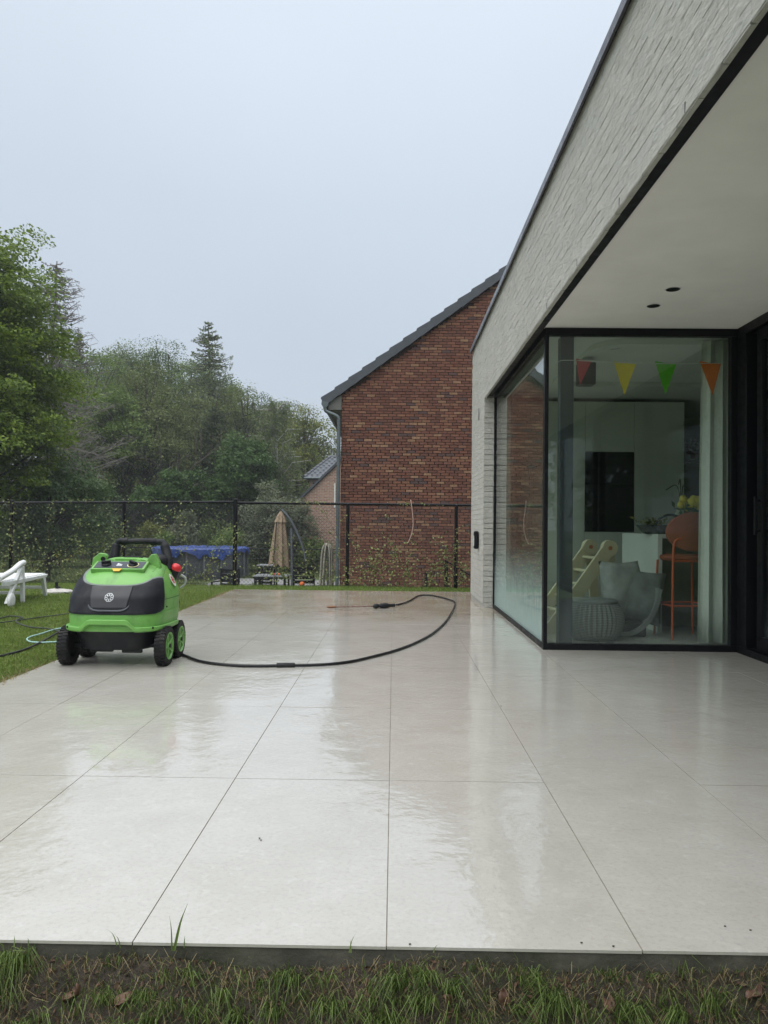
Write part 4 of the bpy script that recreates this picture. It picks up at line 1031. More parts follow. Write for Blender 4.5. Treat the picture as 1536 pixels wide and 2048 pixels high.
def bare(label, X, Y, h, seed, m=BARKG, leaves=None, ls=.1, spread=.55, zb=GZ, nl=6, depth=5, name='bare_tree', group=None, fine=1):
    rng = random.Random(seed); t_ = empty(name, (X, Y, zb), 0, label, 'tree', group); mb = MB(); tips = []
    def grow(p, d_, l, r, dep):
        q = p + d_ * l; mb.tube([p, p.lerp(q, .5) + Vector((rng.uniform(-1, 1), rng.uniform(-1, 1), 0)) * l * .05, q], [r, r * .85, r * .68], 5 if dep > 3 else 3, False)
        if dep <= 2: tips.append(q); tips.append(p.lerp(q, .5))
        if dep == 0: return
        for k in range(rng.choice([2, 3, 3]) if dep > 1 else 3):
            nd = (d_ + Vector((rng.gauss(0, spread), rng.gauss(0, spread), rng.gauss(.12, spread * .5)))).normalized(); grow(q, nd, l * rng.uniform(.62, .86), r * .6, dep - 1)
    hh = h * .27; grow(Vector((0, 0, 0)), Vector((rng.uniform(-.05, .05), 0, 1)).normalized(), hh, h * .014, depth); mb.build('trunk', m, t_, fixn=False)
    if leaves:
        T = np.array([tuple(v) for v in tips]); r2 = np.random.RandomState(seed); P = np.repeat(T, nl, 0) + r2.normal(size=(len(T) * nl, 3)) * h * .018
        V, Fq = leaf_arrays(P, unit(r2.normal(size=P.shape) + (0, 0, .5)), ls, .6, r2); npmesh('crown', V, Fq, leaves, t_)
    return t_
def birch(label, X, Y, h, R, m, seed, zb=GZ, group=None):
    rng = np.random.RandomState(seed); t_ = empty('birch_tree', (X, Y, zb), 0, label, 'tree', group); mb = MB(); pts = trunk_mb(mb, h, h * .010, (.01, 0), rng, 9, .97); Ps = []; fine = MB()
    for k in range(70):
        t = rng.uniform(.22, .96); s = along(pts, t); a = rng.uniform(0, 2 * PI); l = R * (1.05 - .75 * abs(t - .45) / .55) * rng.uniform(.5, 1); d_ = Vector((math.cos(a), math.sin(a), 0))
        e_ = s + d_ * l + Vector((0, 0, l * .55)); mid = s + d_ * l * .45 + Vector((0, 0, l * .5)); mb.tube([s, mid, e_], [h * .0035, h * .002, h * .001], 4, False)
        for q in range(9):
            tt = rng.uniform(.25, 1); b0 = s.lerp(mid, tt * 2) if tt < .5 else mid.lerp(e_, tt * 2 - 1); dl_ = rng.uniform(.06, .17) * h
            b1 = b0 + Vector((rng.uniform(-.4, .4), rng.uniform(-.4, .4), -dl_)); fine.tube([b0, b1], [.012, .006], 3, False)
            nn = 24; u = rng.uniform(0, 1, nn)[:, None]; Ps.append(np.array(b0) * (1 - u) + np.array(b1) * u + rng.normal(size=(nn, 3)) * h * .009)
    mb.build('trunk', BIRCH, t_, fixn=False); fine.build('twigs', BARKG, t_, fixn=False)
    P = np.concatenate(Ps); V, Fq = leaf_arrays(P, unit(rng.normal(size=P.shape)), .13, .6, rng); npmesh('crown', V, Fq, m, t_); return t_
L_MAPLE = mat_leaf('bright maple leaf', (.04, .080, .012), (.22, .30, .04), .5, .35, .9)
L_OAK = mat_leaf('fresh oak leaf', (.055, .095, .020), (.175, .25, .062), .6, .3, .5)
L_BROWN = mat_leaf('bronze spring leaf', (.07, .090, .026), (.165, .200, .068), .6, .3, .5)
L_DARK = mat_leaf('dark leaf', (.018, .034, .010), (.060, .090, .025), .6, .2, .4)
L_BEECH = mat_leaf('green beech leaf', (.025, .060, .012), (.075, .15, .03), .5, .3, .5)
L_LARCH = mat_leaf('larch needle', (.085, .115, .055), (.22, .27, .14), .7, .3, .5)
L_BIRCH = mat_leaf('birch leaf', (.075, .105, .040), (.19, .24, .10), .6, .35, .5)
L_GREY = mat_leaf('grey green willow leaf', (.085, .100, .060), (.20, .225, .14), .6, .3, .8)
L_YEL = mat_leaf('yellow green leaf', (.09, .11, .02), (.21, .24, .06), .6, .35, .5)
L_SHR = mat_leaf('mid green shrub leaf', (.04, .07, .018), (.13, .18, .05), .6, .3, 1.)
def tp_(px, pyt, Y): p = ony(px, pyt, Y); return p.x, p.z - GZ
# foreground bright tree at the left edge
x, h = tp_(-100, 368, 24); broadleaf('large bright green leafy tree filling the left edge behind the fence', x, 24, h, 4.0, L_MAPLE, 3, 1150, 230, .12, .0, .34, cs=.37, lim=140, name='maple_tree', shell=.62)
x, h = tp_(70, 880, 26); broadleaf('lower light green tree in front of the woods, right beside the big bright tree', x + .5, 26, h + .3, 2.0, mat_leaf('soft green leaf', (.05, .09, .035), (.14, .21, .09), .6, .3, .9), 5, 230, 90, .11, .0, .5, name='small_tree')
# bare larch tops behind it
x, h = tp_(103, 522, 38); conifer('nearly leafless conifer with drooping twigs rising behind the big bright tree', x, 38, h, 4.6, None, 8, 40, 9, .1, 20, .06, .3, bark=BARKG, needles=False, rise=.22)
x, h = tp_(160, 655, 58); conifer('small dark spruce top behind the leafless conifer', x, 58, h, 2.6, L_DARK, 12, 30, 9, .3, 30)
wood = [ # kind, label, px, py, Y, R, leaf, seed
 ('b', 'olive green oak with bronze tips, left of the woods', 195, 685, 52, 4.6, L_OAK, 21, 260, 42),
 ('b', 'broad olive oak behind the first one', 110, 672, 60, 5.4, L_OAK, 22, 260, 36),
 ('b', 'feathery pale green tree with two tops above the oaks', 238, 642, 62, 3.9, L_LARCH, 23, 300, 34),
 ('b', 'dark green leafy tree with rounded top in the middle of the skyline', 325, 650, 64, 5.2, mat_leaf('dark fresh leaf', (.03, .055, .014), (.12, .18, .04), .6, .25, .5), 24, 460, 40),
 ('c', 'tall pointed larch standing out of the skyline', 420, 648, 60, 4.8, L_LARCH, 25, 56, 34),
 ('b', 'leafy green crown filling the skyline just left of the tall larch', 378, 690, 63, 4.0, L_OAK, 44, 330, 40),
 ('b', 'leafy green crown between the two-topped tree and the rounded dark one', 272, 668, 66, 4.2, L_BEECH, 45, 330, 36),
 ('b', 'green crown on the falling skyline right of the tall larch', 455, 712, 64, 3.8, L_OAK, 46, 300, 36),
 ('b', 'soft green crown further down the skyline above the birch', 520, 762, 64, 3.6, L_BEECH, 47, 280, 36),
 ('b', 'bronze tree with a broad rounded crown in front of the skyline trees', 300, 705, 50, 4.6, L_BROWN, 26, 300, 34),
 ('b', 'olive tree between the bronze tree and the oaks', 240, 760, 48, 3.0, L_OAK, 27, 200, 40),
 ('b', 'brownish thin-leaved tree right of the tall larch', 485, 742, 58, 3.6, L_BROWN, 28, 240, 26),
 ('b', 'pale olive tree on the falling skyline left of the birch', 550, 778, 62, 3.6, L_GREY, 29, 220, 28),
 ('b', 'fresh green beech low in front of the dark woods', 478, 850, 45, 2.9, L_BEECH, 30, 240, 50),
 ('b', 'yellow-green round tree right behind the birch', 612, 805, 56, 3.8, L_YEL, 31, 260, 40),
 ('b', 'low beech with layered leaves beneath the bronze tree', 345, 925, 43, 2.2, L_BEECH, 32, 120, 40),
 ('b', 'slim olive tree in the dark gap of the woods', 390, 800, 54, 2.8, L_BROWN, 33, 180, 30),
 ('c', 'dark spruce half hidden in the middle of the woods', 440, 810, 50, 2.6, L_DARK, 34, 34, 30),
 ('c', 'dark spruce behind the olive oaks', 275, 800, 54, 2.6, L_DARK, 35, 34, 30),
 ('b', 'bronze tree low in the left of the woods', 170, 830, 46, 2.8, L_BROWN, 36, 180, 36),
]
for kd, lb, px, py, Y, R_, lf, sd, nc, per in wood:
    per = int(per * 2.1)
    x, h = tp_(px, py, Y)
    if kd == 'b': broadleaf(lb, x, Y, h * .97, R_, lf, sd, nc, per, .15, .22, .42, lim=70, group=None, cs=.5)
    else: conifer(lb, x, Y, h, R_, lf, sd, nc, 10, .20, per + 24)
x, h = tp_(558, 795, 47); birch('light green weeping birch with a thin pale stem in front of the woods', x, 47, h, 2.6, L_BIRCH, 41)
x, h = tp_(662, 842, 60); bare('leafless fine-twigged tree in the gap left of the red house', x - .2, 60, h * 1.02, 42, nl=0, spread=.42, depth=6)
for i, (px, py, Y, lb) in enumerate(((255, 870, 47, 'tangle of thin bare branches before the olive oak'), (330, 820, 47, 'thin bare tree with greyish twigs before the bronze tree'), (505, 880, 50, 'grey bare-twigged tree left of the birch'))):
    x, h = tp_(px, py, Y); bare(lb, x, Y, h, 50 + i, BARK, L_BROWN, .14, .5, nl=2, depth=5, group=None)
# straight stems seen in the woods
r5 = random.Random(5)
x, h = tp_(540, 955, 36); broadleaf('grey-green bushy willow below the birch', x, 36, h, 1.7, L_GREY, 60, 170, 70, .10, .0, .7, name='willow_bush', cat='bush', zb=GZ)
x, h = tp_(600, 985, 35.5); broadleaf('dark grey-green bush in front of the far house', x, 35.5, h, 1.0, L_GREY, 61, 110, 60, .09, .0, .8, name='willow_bush', cat='bush')
bl = ['pale green loose bush behind the low fence at the left edge', 'round light green bush left of the parasol', 'olive bush between washer handle and pool', 'broad mid green bush behind the pool cover', 'tall loose bush behind the washer', 'yellow-green low bush right of the washer handle', 'dark low bush behind the closed parasol', 'mid green hedge bush right of the parasol mast', 'light shrub under the big bright tree', 'low dark shrub beneath the olive oak']
bs = [(40, 1030, 36, 1.4, L_SHR), (375, 1020, 37, 1.0, L_GREY), (310, 1050, 38, 1.2, L_YEL), (430, 1035, 38, 1.5, L_SHR), (200, 1035, 38, 1.8, L_SHR), (330, 1062, 36.5, 1.0, L_OAK), (560, 1060, 35.8, 1.5, L_DARK), (625, 1075, 35.2, 1.1, L_SHR), (120, 1020, 37, 1.8, L_MAPLE), (470, 1060, 36, 1.2, L_OAK)]
for i, ((px, py, Y, R_, lf), lb) in enumerate(zip(bs, bl)):
    x, h = tp_(px, py, Y); broadleaf(lb, x, Y, max(.8, h), R_, lf, 70 + i, 90, 60, .12, .0, .7, lim=20, name='garden_bush', cat='bush', cs=.8)
for i, (px, lb) in enumerate(((42, 'pale yellow shrub at the far lawn edge near the left border'), (68, 'brightest yellow shrub at the far lawn edge'), (123, 'yellow shrub at the far lawn edge just left of the washer'))):
    p = ony(px, 1135, 42); t_ = empty('yellow_shrub', (p.x, 42, GZ), 0, lb, 'shrub', 'yellow flowering shrubs along the lawn edge'); r_ = np.random.RandomState(90 + i)
    P = r_.normal(size=(260, 3)) * (.34, .3, .2) + (0, 0, .55); V, Fq = leaf_arrays(P, unit(r_.normal(size=P.shape)), .10, .8, r_); npmesh('blossom', V, Fq, YF, t_)
    mb = MB()
    for k in range(8): mb.tube([(0, 0, 0), (random.uniform(-.3, .3), random.uniform(-.3, .3), .6)], .012, 4)
    mb.build('stems', BARK, t_)
# far wood reads as one dark mass
r9 = np.random.RandomState(9); nt_ = 130; tx_ = r9.uniform(-60, 1, nt_); ty_ = r9.uniform(64, 86, nt_)
skx = [-62, -40, -30, -20, -12, -7, 2]; skz = [24, 19.5, 17.2, 14.3, 12.2, 9.5, 6]
th_ = (np.interp(tx_ * 70 / ty_, skx, skz) * ty_ / 66 - GZ) * r9.uniform(.72, .98, nt_)
per_t = 26; ti = np.repeat(np.arange(nt_), per_t); dl_ = unit(r9.normal(size=(len(ti), 3)))
Cc = np.stack([tx_[ti] + dl_[:, 0] * 2.9, ty_[ti] + dl_[:, 1] * 2.9, GZ + th_[ti] * (.62 + .36 * dl_[:, 2])], 1)
low = r9.uniform(size=len(ti)) < .25; Cc[low, 2] = GZ + r9.uniform(0, 5, low.sum())
idx = np.repeat(np.arange(len(ti)), 52); P = Cc[idx] + unit(r9.normal(size=(len(idx), 3))) * (r9.uniform(size=len(idx)) ** .4)[:, None] * (1.5, 1.5, .8)
V, Fq = leaf_arrays(P, unit(r9.normal(size=P.shape) * .6 + (0, -.2, .7)), .28, .62, r9); fw = npmesh('far_wood', V, Fq, mat_leaf('far wood leaf', (.035, .045, .018), (.10, .12, .045), .7, .2, .25)); tag(fw, kind='stuff')
mb = MB()
for k in range(150):
    x, y = r5.uniform(-45, -1), r5.uniform(47, 66); hh = r5.uniform(6, 9) * (1 if x < -10 else .7); r_ = r5.uniform(.09, .2); ln = r5.uniform(-.4, .4)
    mb.tube([(x, y, GZ), (x + ln * .5, y, GZ + hh * .5), (x + ln, y, GZ + hh)], [r_, r_ * .8, r_ * .3], 6, False)
tag(mb.build('understory_stems', BARK, fixn=False), kind='stuff')
# dim undergrowth in the wood
nc = 700; cxs = r9.uniform(-48, 0, nc); cys = r9.uniform(45, 60, nc); czs = GZ + r9.uniform(0, 1, nc) ** 1.5 * 4.5
Cc = np.stack([cxs, cys, czs], 1); idx = np.repeat(np.arange(nc), 80); P = Cc[idx] + r9.normal(size=(len(idx), 3)) * (.8, .8, .5)
V, Fq = leaf_arrays(P, unit(r9.normal(size=P.shape) * .6 + (0, -.2, .7)), .2, .62, r9); tag(npmesh('undergrowth', V, Fq, L_DARK), kind='stuff')
# garden behind the photographer (seen only as reflections)
for i, (x, y, h, R_) in enumerate(((-9, -16, 7, 3), (-3, -18, 6, 2.6), (3, -15, 6.5, 2.8), (8.5, -17, 7.5, 3))):
    broadleaf('garden tree behind the photographer, %s of the four reflected in the glass' % ('leftmost', 'second from the left', 'third from the left', 'rightmost')[i], x, y, h, R_, L_SHR, 120 + i, 120, 30, .35, .05, .6, zb=-.62, lim=20, group='trees behind the photographer')

# ================================================================== PRESSURE WASHER
GRN = mat('green plastic', (.15, .37, .08), .38, .07, 5, .06, 220, dirt=(.075, .16, .045), dirtscale=6)
GRD = mat('dirty dark panel plastic', (.009, .010, .014), .5, .3, 8, .15, 180, dirt=(.035, .035, .035), dirtscale=8, spec=.22)
fl, frt = onz(141, 1328), onz(322, 1331)
wo = (fl + frt) / 2; WA = math.atan2(frt.y - fl.y, frt.x - fl.x)
washer = empty('pressure_washer', (wo.x, wo.y - .12, 0), WA + math.radians(1.5), 'green and black four-wheeled pressure washer on the wet terrace', 'pressure washer')
zt_ = [.11, .24, .256, .36, .485, .575, .63, .675, .705, .722]
yf_ = [.05, .005, -.012, -.005, .035, .10, .17, .265, .34, .40]
yb_ = [.56, .60, .63, .645, .645, .635, .62, .595, .57, .52]
aw_ = [.255, .305, .328, .336, .332, .308, .28, .252, .222, .17]
def S(th, z, off=0.):
    yf, yb, aw = np.interp(z, zt_, yf_), np.interp(z, zt_, yb_), np.interp(z, zt_, aw_)
    yc = (yf + yb) / 2; bb = (yb - yf) / 2; n_ = 4.2; c, s = math.cos(th), math.sin(th)
    x = (aw + off) * math.copysign(abs(c) ** (2 / n_), c); y = yc + (bb + off) * math.copysign(abs(s) ** (2 / n_), s)
    # nose narrower than the tail, and a gently bowed front
    u = (y - yf) / max(.1, yb - yf); x *= .965 + .06 * u; y -= (.035 * (1 - (x / aw) ** 2) if s < 0 else 0) * (1 - u)
    return Vector((x, y, z))
def skin(zfun0, zfun1, th0, th1, off, nth=96, nz_=14, close=True, thick=None):
    """patch of the hull between two height curves, given real thickness"""
    vs = []; fs = []
    full_ = close; cnt = nth if full_ else nth + 1
    for i in range(cnt):
        th = th0 + (th1 - th0) * i / nth; a, b_ = zfun0(th), zfun1(th)
        for j in range(nz_ + 1): vs.append(S(th, a + (b_ - a) * j / nz_, off))
    m_ = nz_ + 1
    for i in range(nth if full_ else nth):
        i2 = (i + 1) % cnt
        for j in range(nz_): fs.append((i * m_ + j, i2 * m_ + j, i2 * m_ + j + 1, i * m_ + j + 1))
    if thick:
        o = len(vs)
        for i in range(cnt):
            th = th0 + (th1 - th0) * i / nth; a, b_ = zfun0(th), zfun1(th)
            for j in range(m_): vs.append(S(th, a + (b_ - a) * j / nz_, off - thick))
        def q(i, j): return i * m_ + j
        for i in range(nth):
            i2 = (i + 1) % cnt
            fs.append((q(i, 0), q(i2, 0), o + q(i2, 0), o + q(i, 0))); fs.append((q(i, nz_), q(i2, nz_), o + q(i2, nz_), o + q(i, nz_)))
        if not full_:
            for i in (0, cnt - 1):
                for j in range(nz_): fs.append((q(i, j), q(i, j + 1), o + q(i, j + 1), o + q(i, j)))
    return vs, fs
def sidept0(y_, z_, o_):
    lo, hi = -.5 * PI, .5 * PI
    for _ in range(36):
        m_ = (lo + hi) / 2
        if S(m_, z_).y < y_: lo = m_
        else: hi = m_
    return S((lo + hi) / 2, z_, o_)
# hull, closed on top
vs, fs = skin(lambda t: .25, lambda t: .722, 0, 2 * PI, 0, 96, 26)
top_ = [i * 27 + 26 for i in range(96)]; fs.append(tuple(top_)); MB().add(vs, fs).build('body_shell', GRN, washer, True)
vs, fs = skin(lambda t: .118, lambda t: .262, 0, 2 * PI, -.008, 96, 6); fs.append(tuple([i * 7 for i in range(96)])); MB().add(vs, fs).build('chassis', BLKP, washer, True)
FR = 1.5 * PI       # angle of the front
def dthx(t): return S(t, .45).x / .33
def zlow(t):        # lower edge of the bumper: arched up in the middle
    x = abs(dthx(t)); k = min(1, max(0, (x - .34) / .22)); k = k * k * (3 - 2 * k); return .300 - .052 * k
vs, fs = skin(zlow, lambda t: zlow(t) + .034, PI * .98, 2.02 * PI, .030, 90, 4, False, .034); MB().add(vs, fs).build('bumper', GRN, washer, True, bevel=.004)
vs, fs = skin(lambda t: zlow(t) + .02, lambda t: .374, PI * .98, 2.02 * PI, .007, 90, 4, False, .02); MB().add(vs, fs).build('bumper_cheek', GRN, washer, True)
PTH = 2 * PI - .5
for _k in range(200):
    if S(2 * PI - .5 + _k * .004, .45).y > .15: break
    PTH = 2 * PI - .5 + _k * .004
def zup(t):
    x = abs(dthx(t)); y = S(t, .5).y
    return .555 + .105 * min(1.02, x) ** 4 - .45 * max(0, y - .07) * (S(t, .5).x > 0)
vs, fs = skin(lambda t: .366 + .3 * max(0, S(t, .45).y - .07), zup, PI * .955, PTH, .016, 90, 12, False, .02); MB().add(vs, fs).build('front_panel', GRD, washer, True, bevel=.005)
vs, fs = skin(zup, lambda t: zup(t) + .007, PI * .955, PTH, .012, 90, 2, False, .014); MB().add(vs, fs).build('panel_seam', mat('pale seam', (.16, .19, .17), .5), washer, True)
# raised trapezoid on the panel
def xat(t, z, o): return S(t, z, o)
def tfor(x):
    lo, hi = 1.02 * PI, 1.98 * PI
    for _ in range(40):
        m_ = (lo + hi) / 2
        if S(m_, .48).x < x: lo = m_
        else: hi = m_
    return (lo + hi) / 2
def patch(poly_fn, off, thick, name, m_, par, nu=30, nvv=10):
    """poly_fn(u,v)->(x,z) in front view, laid on the hull"""
    vs = []; fs = []
    for o_, s_ in ((off, 0), (off - thick, 1)):
        for i in range(nu + 1):
            for j in range(nvv + 1): x, z = poly_fn(i / nu, j / nvv); vs.append(S(tfor(x), z, o_))
    k = (nu + 1) * (nvv + 1)
    for i in range(nu):
        for j in range(nvv): a = i * (nvv + 1) + j; fs += [(a, a + nvv + 1, a + nvv + 2, a + 1), (k + a, k + a + 1, k + a + nvv + 2, k + a + nvv + 1)]
    for i in range(nu):
        a, b_ = i * (nvv + 1), (i + 1) * (nvv + 1); fs.append((a, b_, k + b_, k + a)); a += nvv; b_ += nvv; fs.append((a, b_, k + b_, k + a))
    for j in range(nvv):
        fs.append((j, j + 1, k + j + 1, k + j)); a = nu * (nvv + 1) + j; fs.append((a, a + 1, k + a + 1, k + a))
    return MB().add(vs, fs).build(name, m_, par, True, bevel=.003)
patch(lambda u, v: ((u - .5) * (.225 + .055 * v), .405 + .15 * v), .0235, .01, 'badge_panel', mat('matt black panel', (.012, .013, .017), .4, .2, 10), washer)
# ribbon under the badge panel
patch(lambda u, v: ((u - .5) * (.262 - .0 * v), .388 + .012 * v + .035 * abs(2 * u - 1) ** 6), .026, .012, 'panel_rib', mat('slate rib', (.05, .055, .068), .4), washer, 30, 3)
# round spoked emblem
EMM = mat('silver print', (.55, .57, .58), .4)
e_ = MB(); EZ = .482
def ept(x, z, o): return S(tfor(x - .001), EZ + z, .0242 + o)
def eflat(q): e_.add([ept(x, z, .0012) for x, z in q] + [ept(x, z, 0) for x, z in q], [(0, 1, 2, 3), (7, 6, 5, 4), (0, 4, 5, 1), (1, 5, 6, 2), (2, 6, 7, 3), (3, 7, 4, 0)])
for k in range(8):
    a0, a1 = 2 * PI * (k + .5) / 8, 2 * PI * (k + 1.5) / 8; ro, ri = .0300, .0258
    eflat([(ro * math.cos(a0), ro * math.sin(a0)), (ro * math.cos(a1), ro * math.sin(a1)), (ri * math.cos(a1), ri * math.sin(a1)), (ri * math.cos(a0), ri * math.sin(a0))])
    a = 2 * PI * k / 8; dx_, dz_ = math.cos(a), math.sin(a)
    eflat([(dx_ * .009 - dz_ * .0018, dz_ * .009 + dx_ * .0018), (dx_ * .009 + dz_ * .0018, dz_ * .009 - dx_ * .0018), (dx_ * .022 + dz_ * .004, dz_ * .022 - dx_ * .004), (dx_ * .022 - dz_ * .004, dz_ * .022 + dx_ * .004)])
e_.build('emblem', EMM, washer)
# screws
vs, fs = skin(lambda t: .452, lambda t: .4555, -.32 * PI, .32 * PI, .0012, 60, 1, False, .003); MB().add(vs, fs).build('shell_seam', mat('shadow seam', (.04, .09, .02), .7), washer)
for (sy_, sz_) in ((.20, .40), (.55, .40), (.57, .52), (.22, .30), (.56, .30)): MB().ball(sidept0(sy_, sz_, .001), .0065, 8).build('shell_screw', BLKP, washer, True)
for sx in (-.27, .27): MB().ball(S(tfor(sx), .276, .031), .008, 8).build('bumper_screw', BLKP, washer, True)
# engine bits seen in the arch of the bumper
MB().box(-.105, .105, -.005, .03, .262, .292).build('grille', mat('rusty grille', (.05, .035, .02), .8, .4, 30), washer)
# control panel
ang = math.atan2(.05, .14)
Mc = Matrix.Translation((-.015, .175, .664)) @ Matrix.Rotation(math.radians(22), 4, 'X')
MB().box(-.19, .19, -.012, .125, -.03, .006, Mc).build('control_surround', GRN, washer, bevel=.006)
MB().box(-.172, .172, .0, .108, .0, .009, Mc).build('control_panel', mat('slate control panel', (.028, .034, .043), .45, .15), washer, bevel=.002)
for kx, rz_ in ((-.095, .25), (.095, -.6)):
    kb = MB().lathe([(.034, .008), (.034, .016), (.029, .022), (.003, .023)], (0, 0, 0), 24)
    kb.box(-.032, .032, -.008, .008, .018, .040, Matrix.Rotation(rz_, 4, 'Z'))
    kb.v = [tuple(Mc @ (Vector(v) + Vector((kx, .05, 0)))) for v in kb.v]; kb.build('knob', BLKP, washer, bevel=.002)
    if kx > 0:
        rg = MB().lathe([(.041, .0085), (.041, .0105), (.036, .0105)], (0, 0, 0), 24); rg.v = [tuple(Mc @ (Vector(v) + Vector((kx, .05, 0)))) for v in rg.v]; rg.build('dial_ring', mat('pale yellow print', (.6, .58, .30), .5), washer)
for k in range(5):
    MB().box(-.02 + .008 * k, -.014 + .008 * k, .03, .075 - .005 * k, .0092, .0105, Mc).build('dial_mark', EMM, washer)
pp_ = [Mc @ Vector(v) for v in ((-.035, -.012, .0075), (.035, -.012, .0075), (.02, -.034, -.002), (-.02, -.034, -.002))]
MB().prism(pp_, (0, 0, .002)).build('warning_label', mat('yellow label', (.75, .42, .03), .5), washer)
# top: raised back hood with slot, hooks left and right
vs = []; fs = []
def hood(u, v): # u across, v along depth
    x = (u - .5) * (.36 + .02 * v); y = .315 + .22 * v; z = .705 + .035 * math.sin(PI * min(1, .25 + v * .75)) - .03 * abs(2 * u - 1) ** 4; return Vector((x, y, z))
nu_, nv_ = 24, 12
for i in range(nu_ + 1):
    for j in range(nv_ + 1): vs.append(hood(i / nu_, j / nv_))
for i in range(nu_ + 1):
    for j in range(nv_ + 1): q = hood(i / nu_, j / nv_); vs.append(Vector((q.x, q.y, .67)))
k = (nu_ + 1) * (nv_ + 1)
for i in range(nu_):
    for j in range(nv_): a = i * (nv_ + 1) + j; fs += [(a, a + nv_ + 1, a + nv_ + 2, a + 1)]
    a, b_ = i * (nv_ + 1), (i + 1) * (nv_ + 1); fs.append((a, b_, k + b_, k + a)); a += nv_; b_ += nv_; fs.append((a, b_, k + b_, k + a))
for j in range(nv_): fs.append((j, j + 1, k + j + 1, k + j)); a = nu_ * (nv_ + 1) + j; fs.append((a, a + 1, k + a + 1, k + a))
MB().add(vs, fs).build('hood', GRN, washer, True)
MB().box(-.04, .10, .36, .40, .733, .746).build('hood_slot', BLKP, washer, bevel=.005)
def hook(sx):
    x0_ = sx * .165; pr_ = [(-.085, -.03), (-.075, .045), (-.03, .088), (.015, .082), (.03, .065), (.018, .035), (.045, .02), (.062, .045), (.088, .03), (.10, -.03)]
    pts = [(x0_ + sx * -p[0] * 1.0, .30, .692 + p[1] * .9) for p in pr_]
    return MB().prism(pts, (0, .035, 0)).build('lance_hook', GRN, washer, bevel=.006)
hook(-1); 
pr_ = [(-.07, -.03), (-.06, .035), (-.03, .04), (-.02, .022), (0, .012), (.02, .022), (.03, .05), (.05, .08), (.08, .085), (.11, .02), (.12, -.03)]
MB().prism([(.13 + p[0], .30, .692 + p[1] * .9) for p in pr_], (0, .05, 0)).build('lance_hook', GRN, washer, bevel=.006)
MB().lathe([(.001, 0), (.017, 0), (.017, .04), (.001, .04)], (-.165 - .0, .296, .728), 14, 'y').build('hook_eye', BLKP, washer, True)
for sx in (-1, 1): MB().ball((sx * .20, .47, .705), .06, 16, (1.0, 1.3, .95)).build('hinge_cover', BLKP, washer, True)
# handle
hw_, hz = .205, .895
hdl = crom([(-.150, .50, .64), (-.155, .52, .73), (-.155, .545, .81), (-.135, .55, .851), (-.085, .55, .846), (0, .55, .851), (.11, .55, .851), (.16, .55, .846), (.195, .545, .843), (.225, .53, .78), (.25, .50, .71), (.262, .48, .64)], 5)
MB().tube(hdl, [.034 if (v.z < .83) else .0235 for v in hdl], 14).build('handle', BLKP, washer, True)
for xx in (-.09, .125): MB().lathe([(.027, -.02), (.031, 0), (.027, .02)], (xx, .55, .848), 14, 'x').build('handle_grip_ring', BLKP, washer, True)
# red cap on a black neck, right rear
Mn = Matrix.Translation((.268, .50, .567)) @ Matrix.Rotation(math.radians(24), 4, 'Y') @ Matrix.Scale(.82, 4)
MB().lathe([(.05, 0), (.046, .06), (.042, .085), (.045, .1)], (0, 0, 0), 24, 'z', Mn).build('filler_neck', BLKP, washer, True)
rcap = MB().lathe([(.047, .10), (.049, .108), (.049, .128), (.038, .148), (.018, .158), (.002, .16)], (0, 0, 0), 24, 'z', Mn).build('filler_cap', mat('red plastic cap', (.55, .02, .025), .35, .08), washer, True); rcap['label'] = 'red screw cap'
MB().tube(crom([(.32, .60, .60), (.35, .61, .575), (.345, .62, .53), (.31, .62, .50)], 5), .008, 6).build('side_tube', mat('pale tube', (.4, .42, .42), .4), washer, True)
# vents, line, sticker on the right side
for i in range(11):
    y = .215 + i * .022; z0_ = .592 + i * .0085; z1_ = z0_ + .055
    def sidept(y_, z_, o_):
        lo, hi = -.5 * PI, .5 * PI
        for _ in range(36):
            m_ = (lo + hi) / 2
            if S(m_, z_).y < y_: lo = m_
            else: hi = m_
        return S((lo + hi) / 2, z_, o_)
    q = [sidept(y, z0_, .0015), sidept(y + .009, z0_, .0015), sidept(y + .015, z1_, .0015), sidept(y + .006, z1_, .0015)]
    MB().prism(q, (-.004, 0, 0)).build('vent_slot', mat('vent shadow', (.01, .018, .008), .8), washer)
c = sidept(.40, .575, .003); tx = (sidept(.42, .575, .003) - c).normalized(); tz_ = (sidept(.40, .60, .003) - c).normalized(); nn_s = tx.cross(tz_).normalized()
def disc(r0, n, off_, name, m_, sc=1.35):
    pts = [c + tx * r0 * math.cos(2 * PI * k / n) + tz_ * r0 * sc * math.sin(2 * PI * k / n) + nn_s * off_ for k in range(n)]; return MB().prism(pts, nn_s * .0015).build(name, m_, washer)
disc(.037, 24, .000, 'sticker', mat('white sticker', (.62, .60, .56), .5))
for k in range(7):
    a = 2 * PI * k / 7; d1 = .017 if k < 6 else 0; o = c + tx * d1 * math.cos(a * 7 / 6) + tz_ * d1 * 1.3 * math.sin(a * 7 / 6) + nn_s * .002
    MB().prism([o + tx * .007 * math.cos(2 * PI * q / 8) + tz_ * .010 * math.sin(2 * PI * q / 8) for q in range(8)], nn_s * .001).build('sticker_petal', mat('red sticker print', (.45, .05, .05), .5), washer)
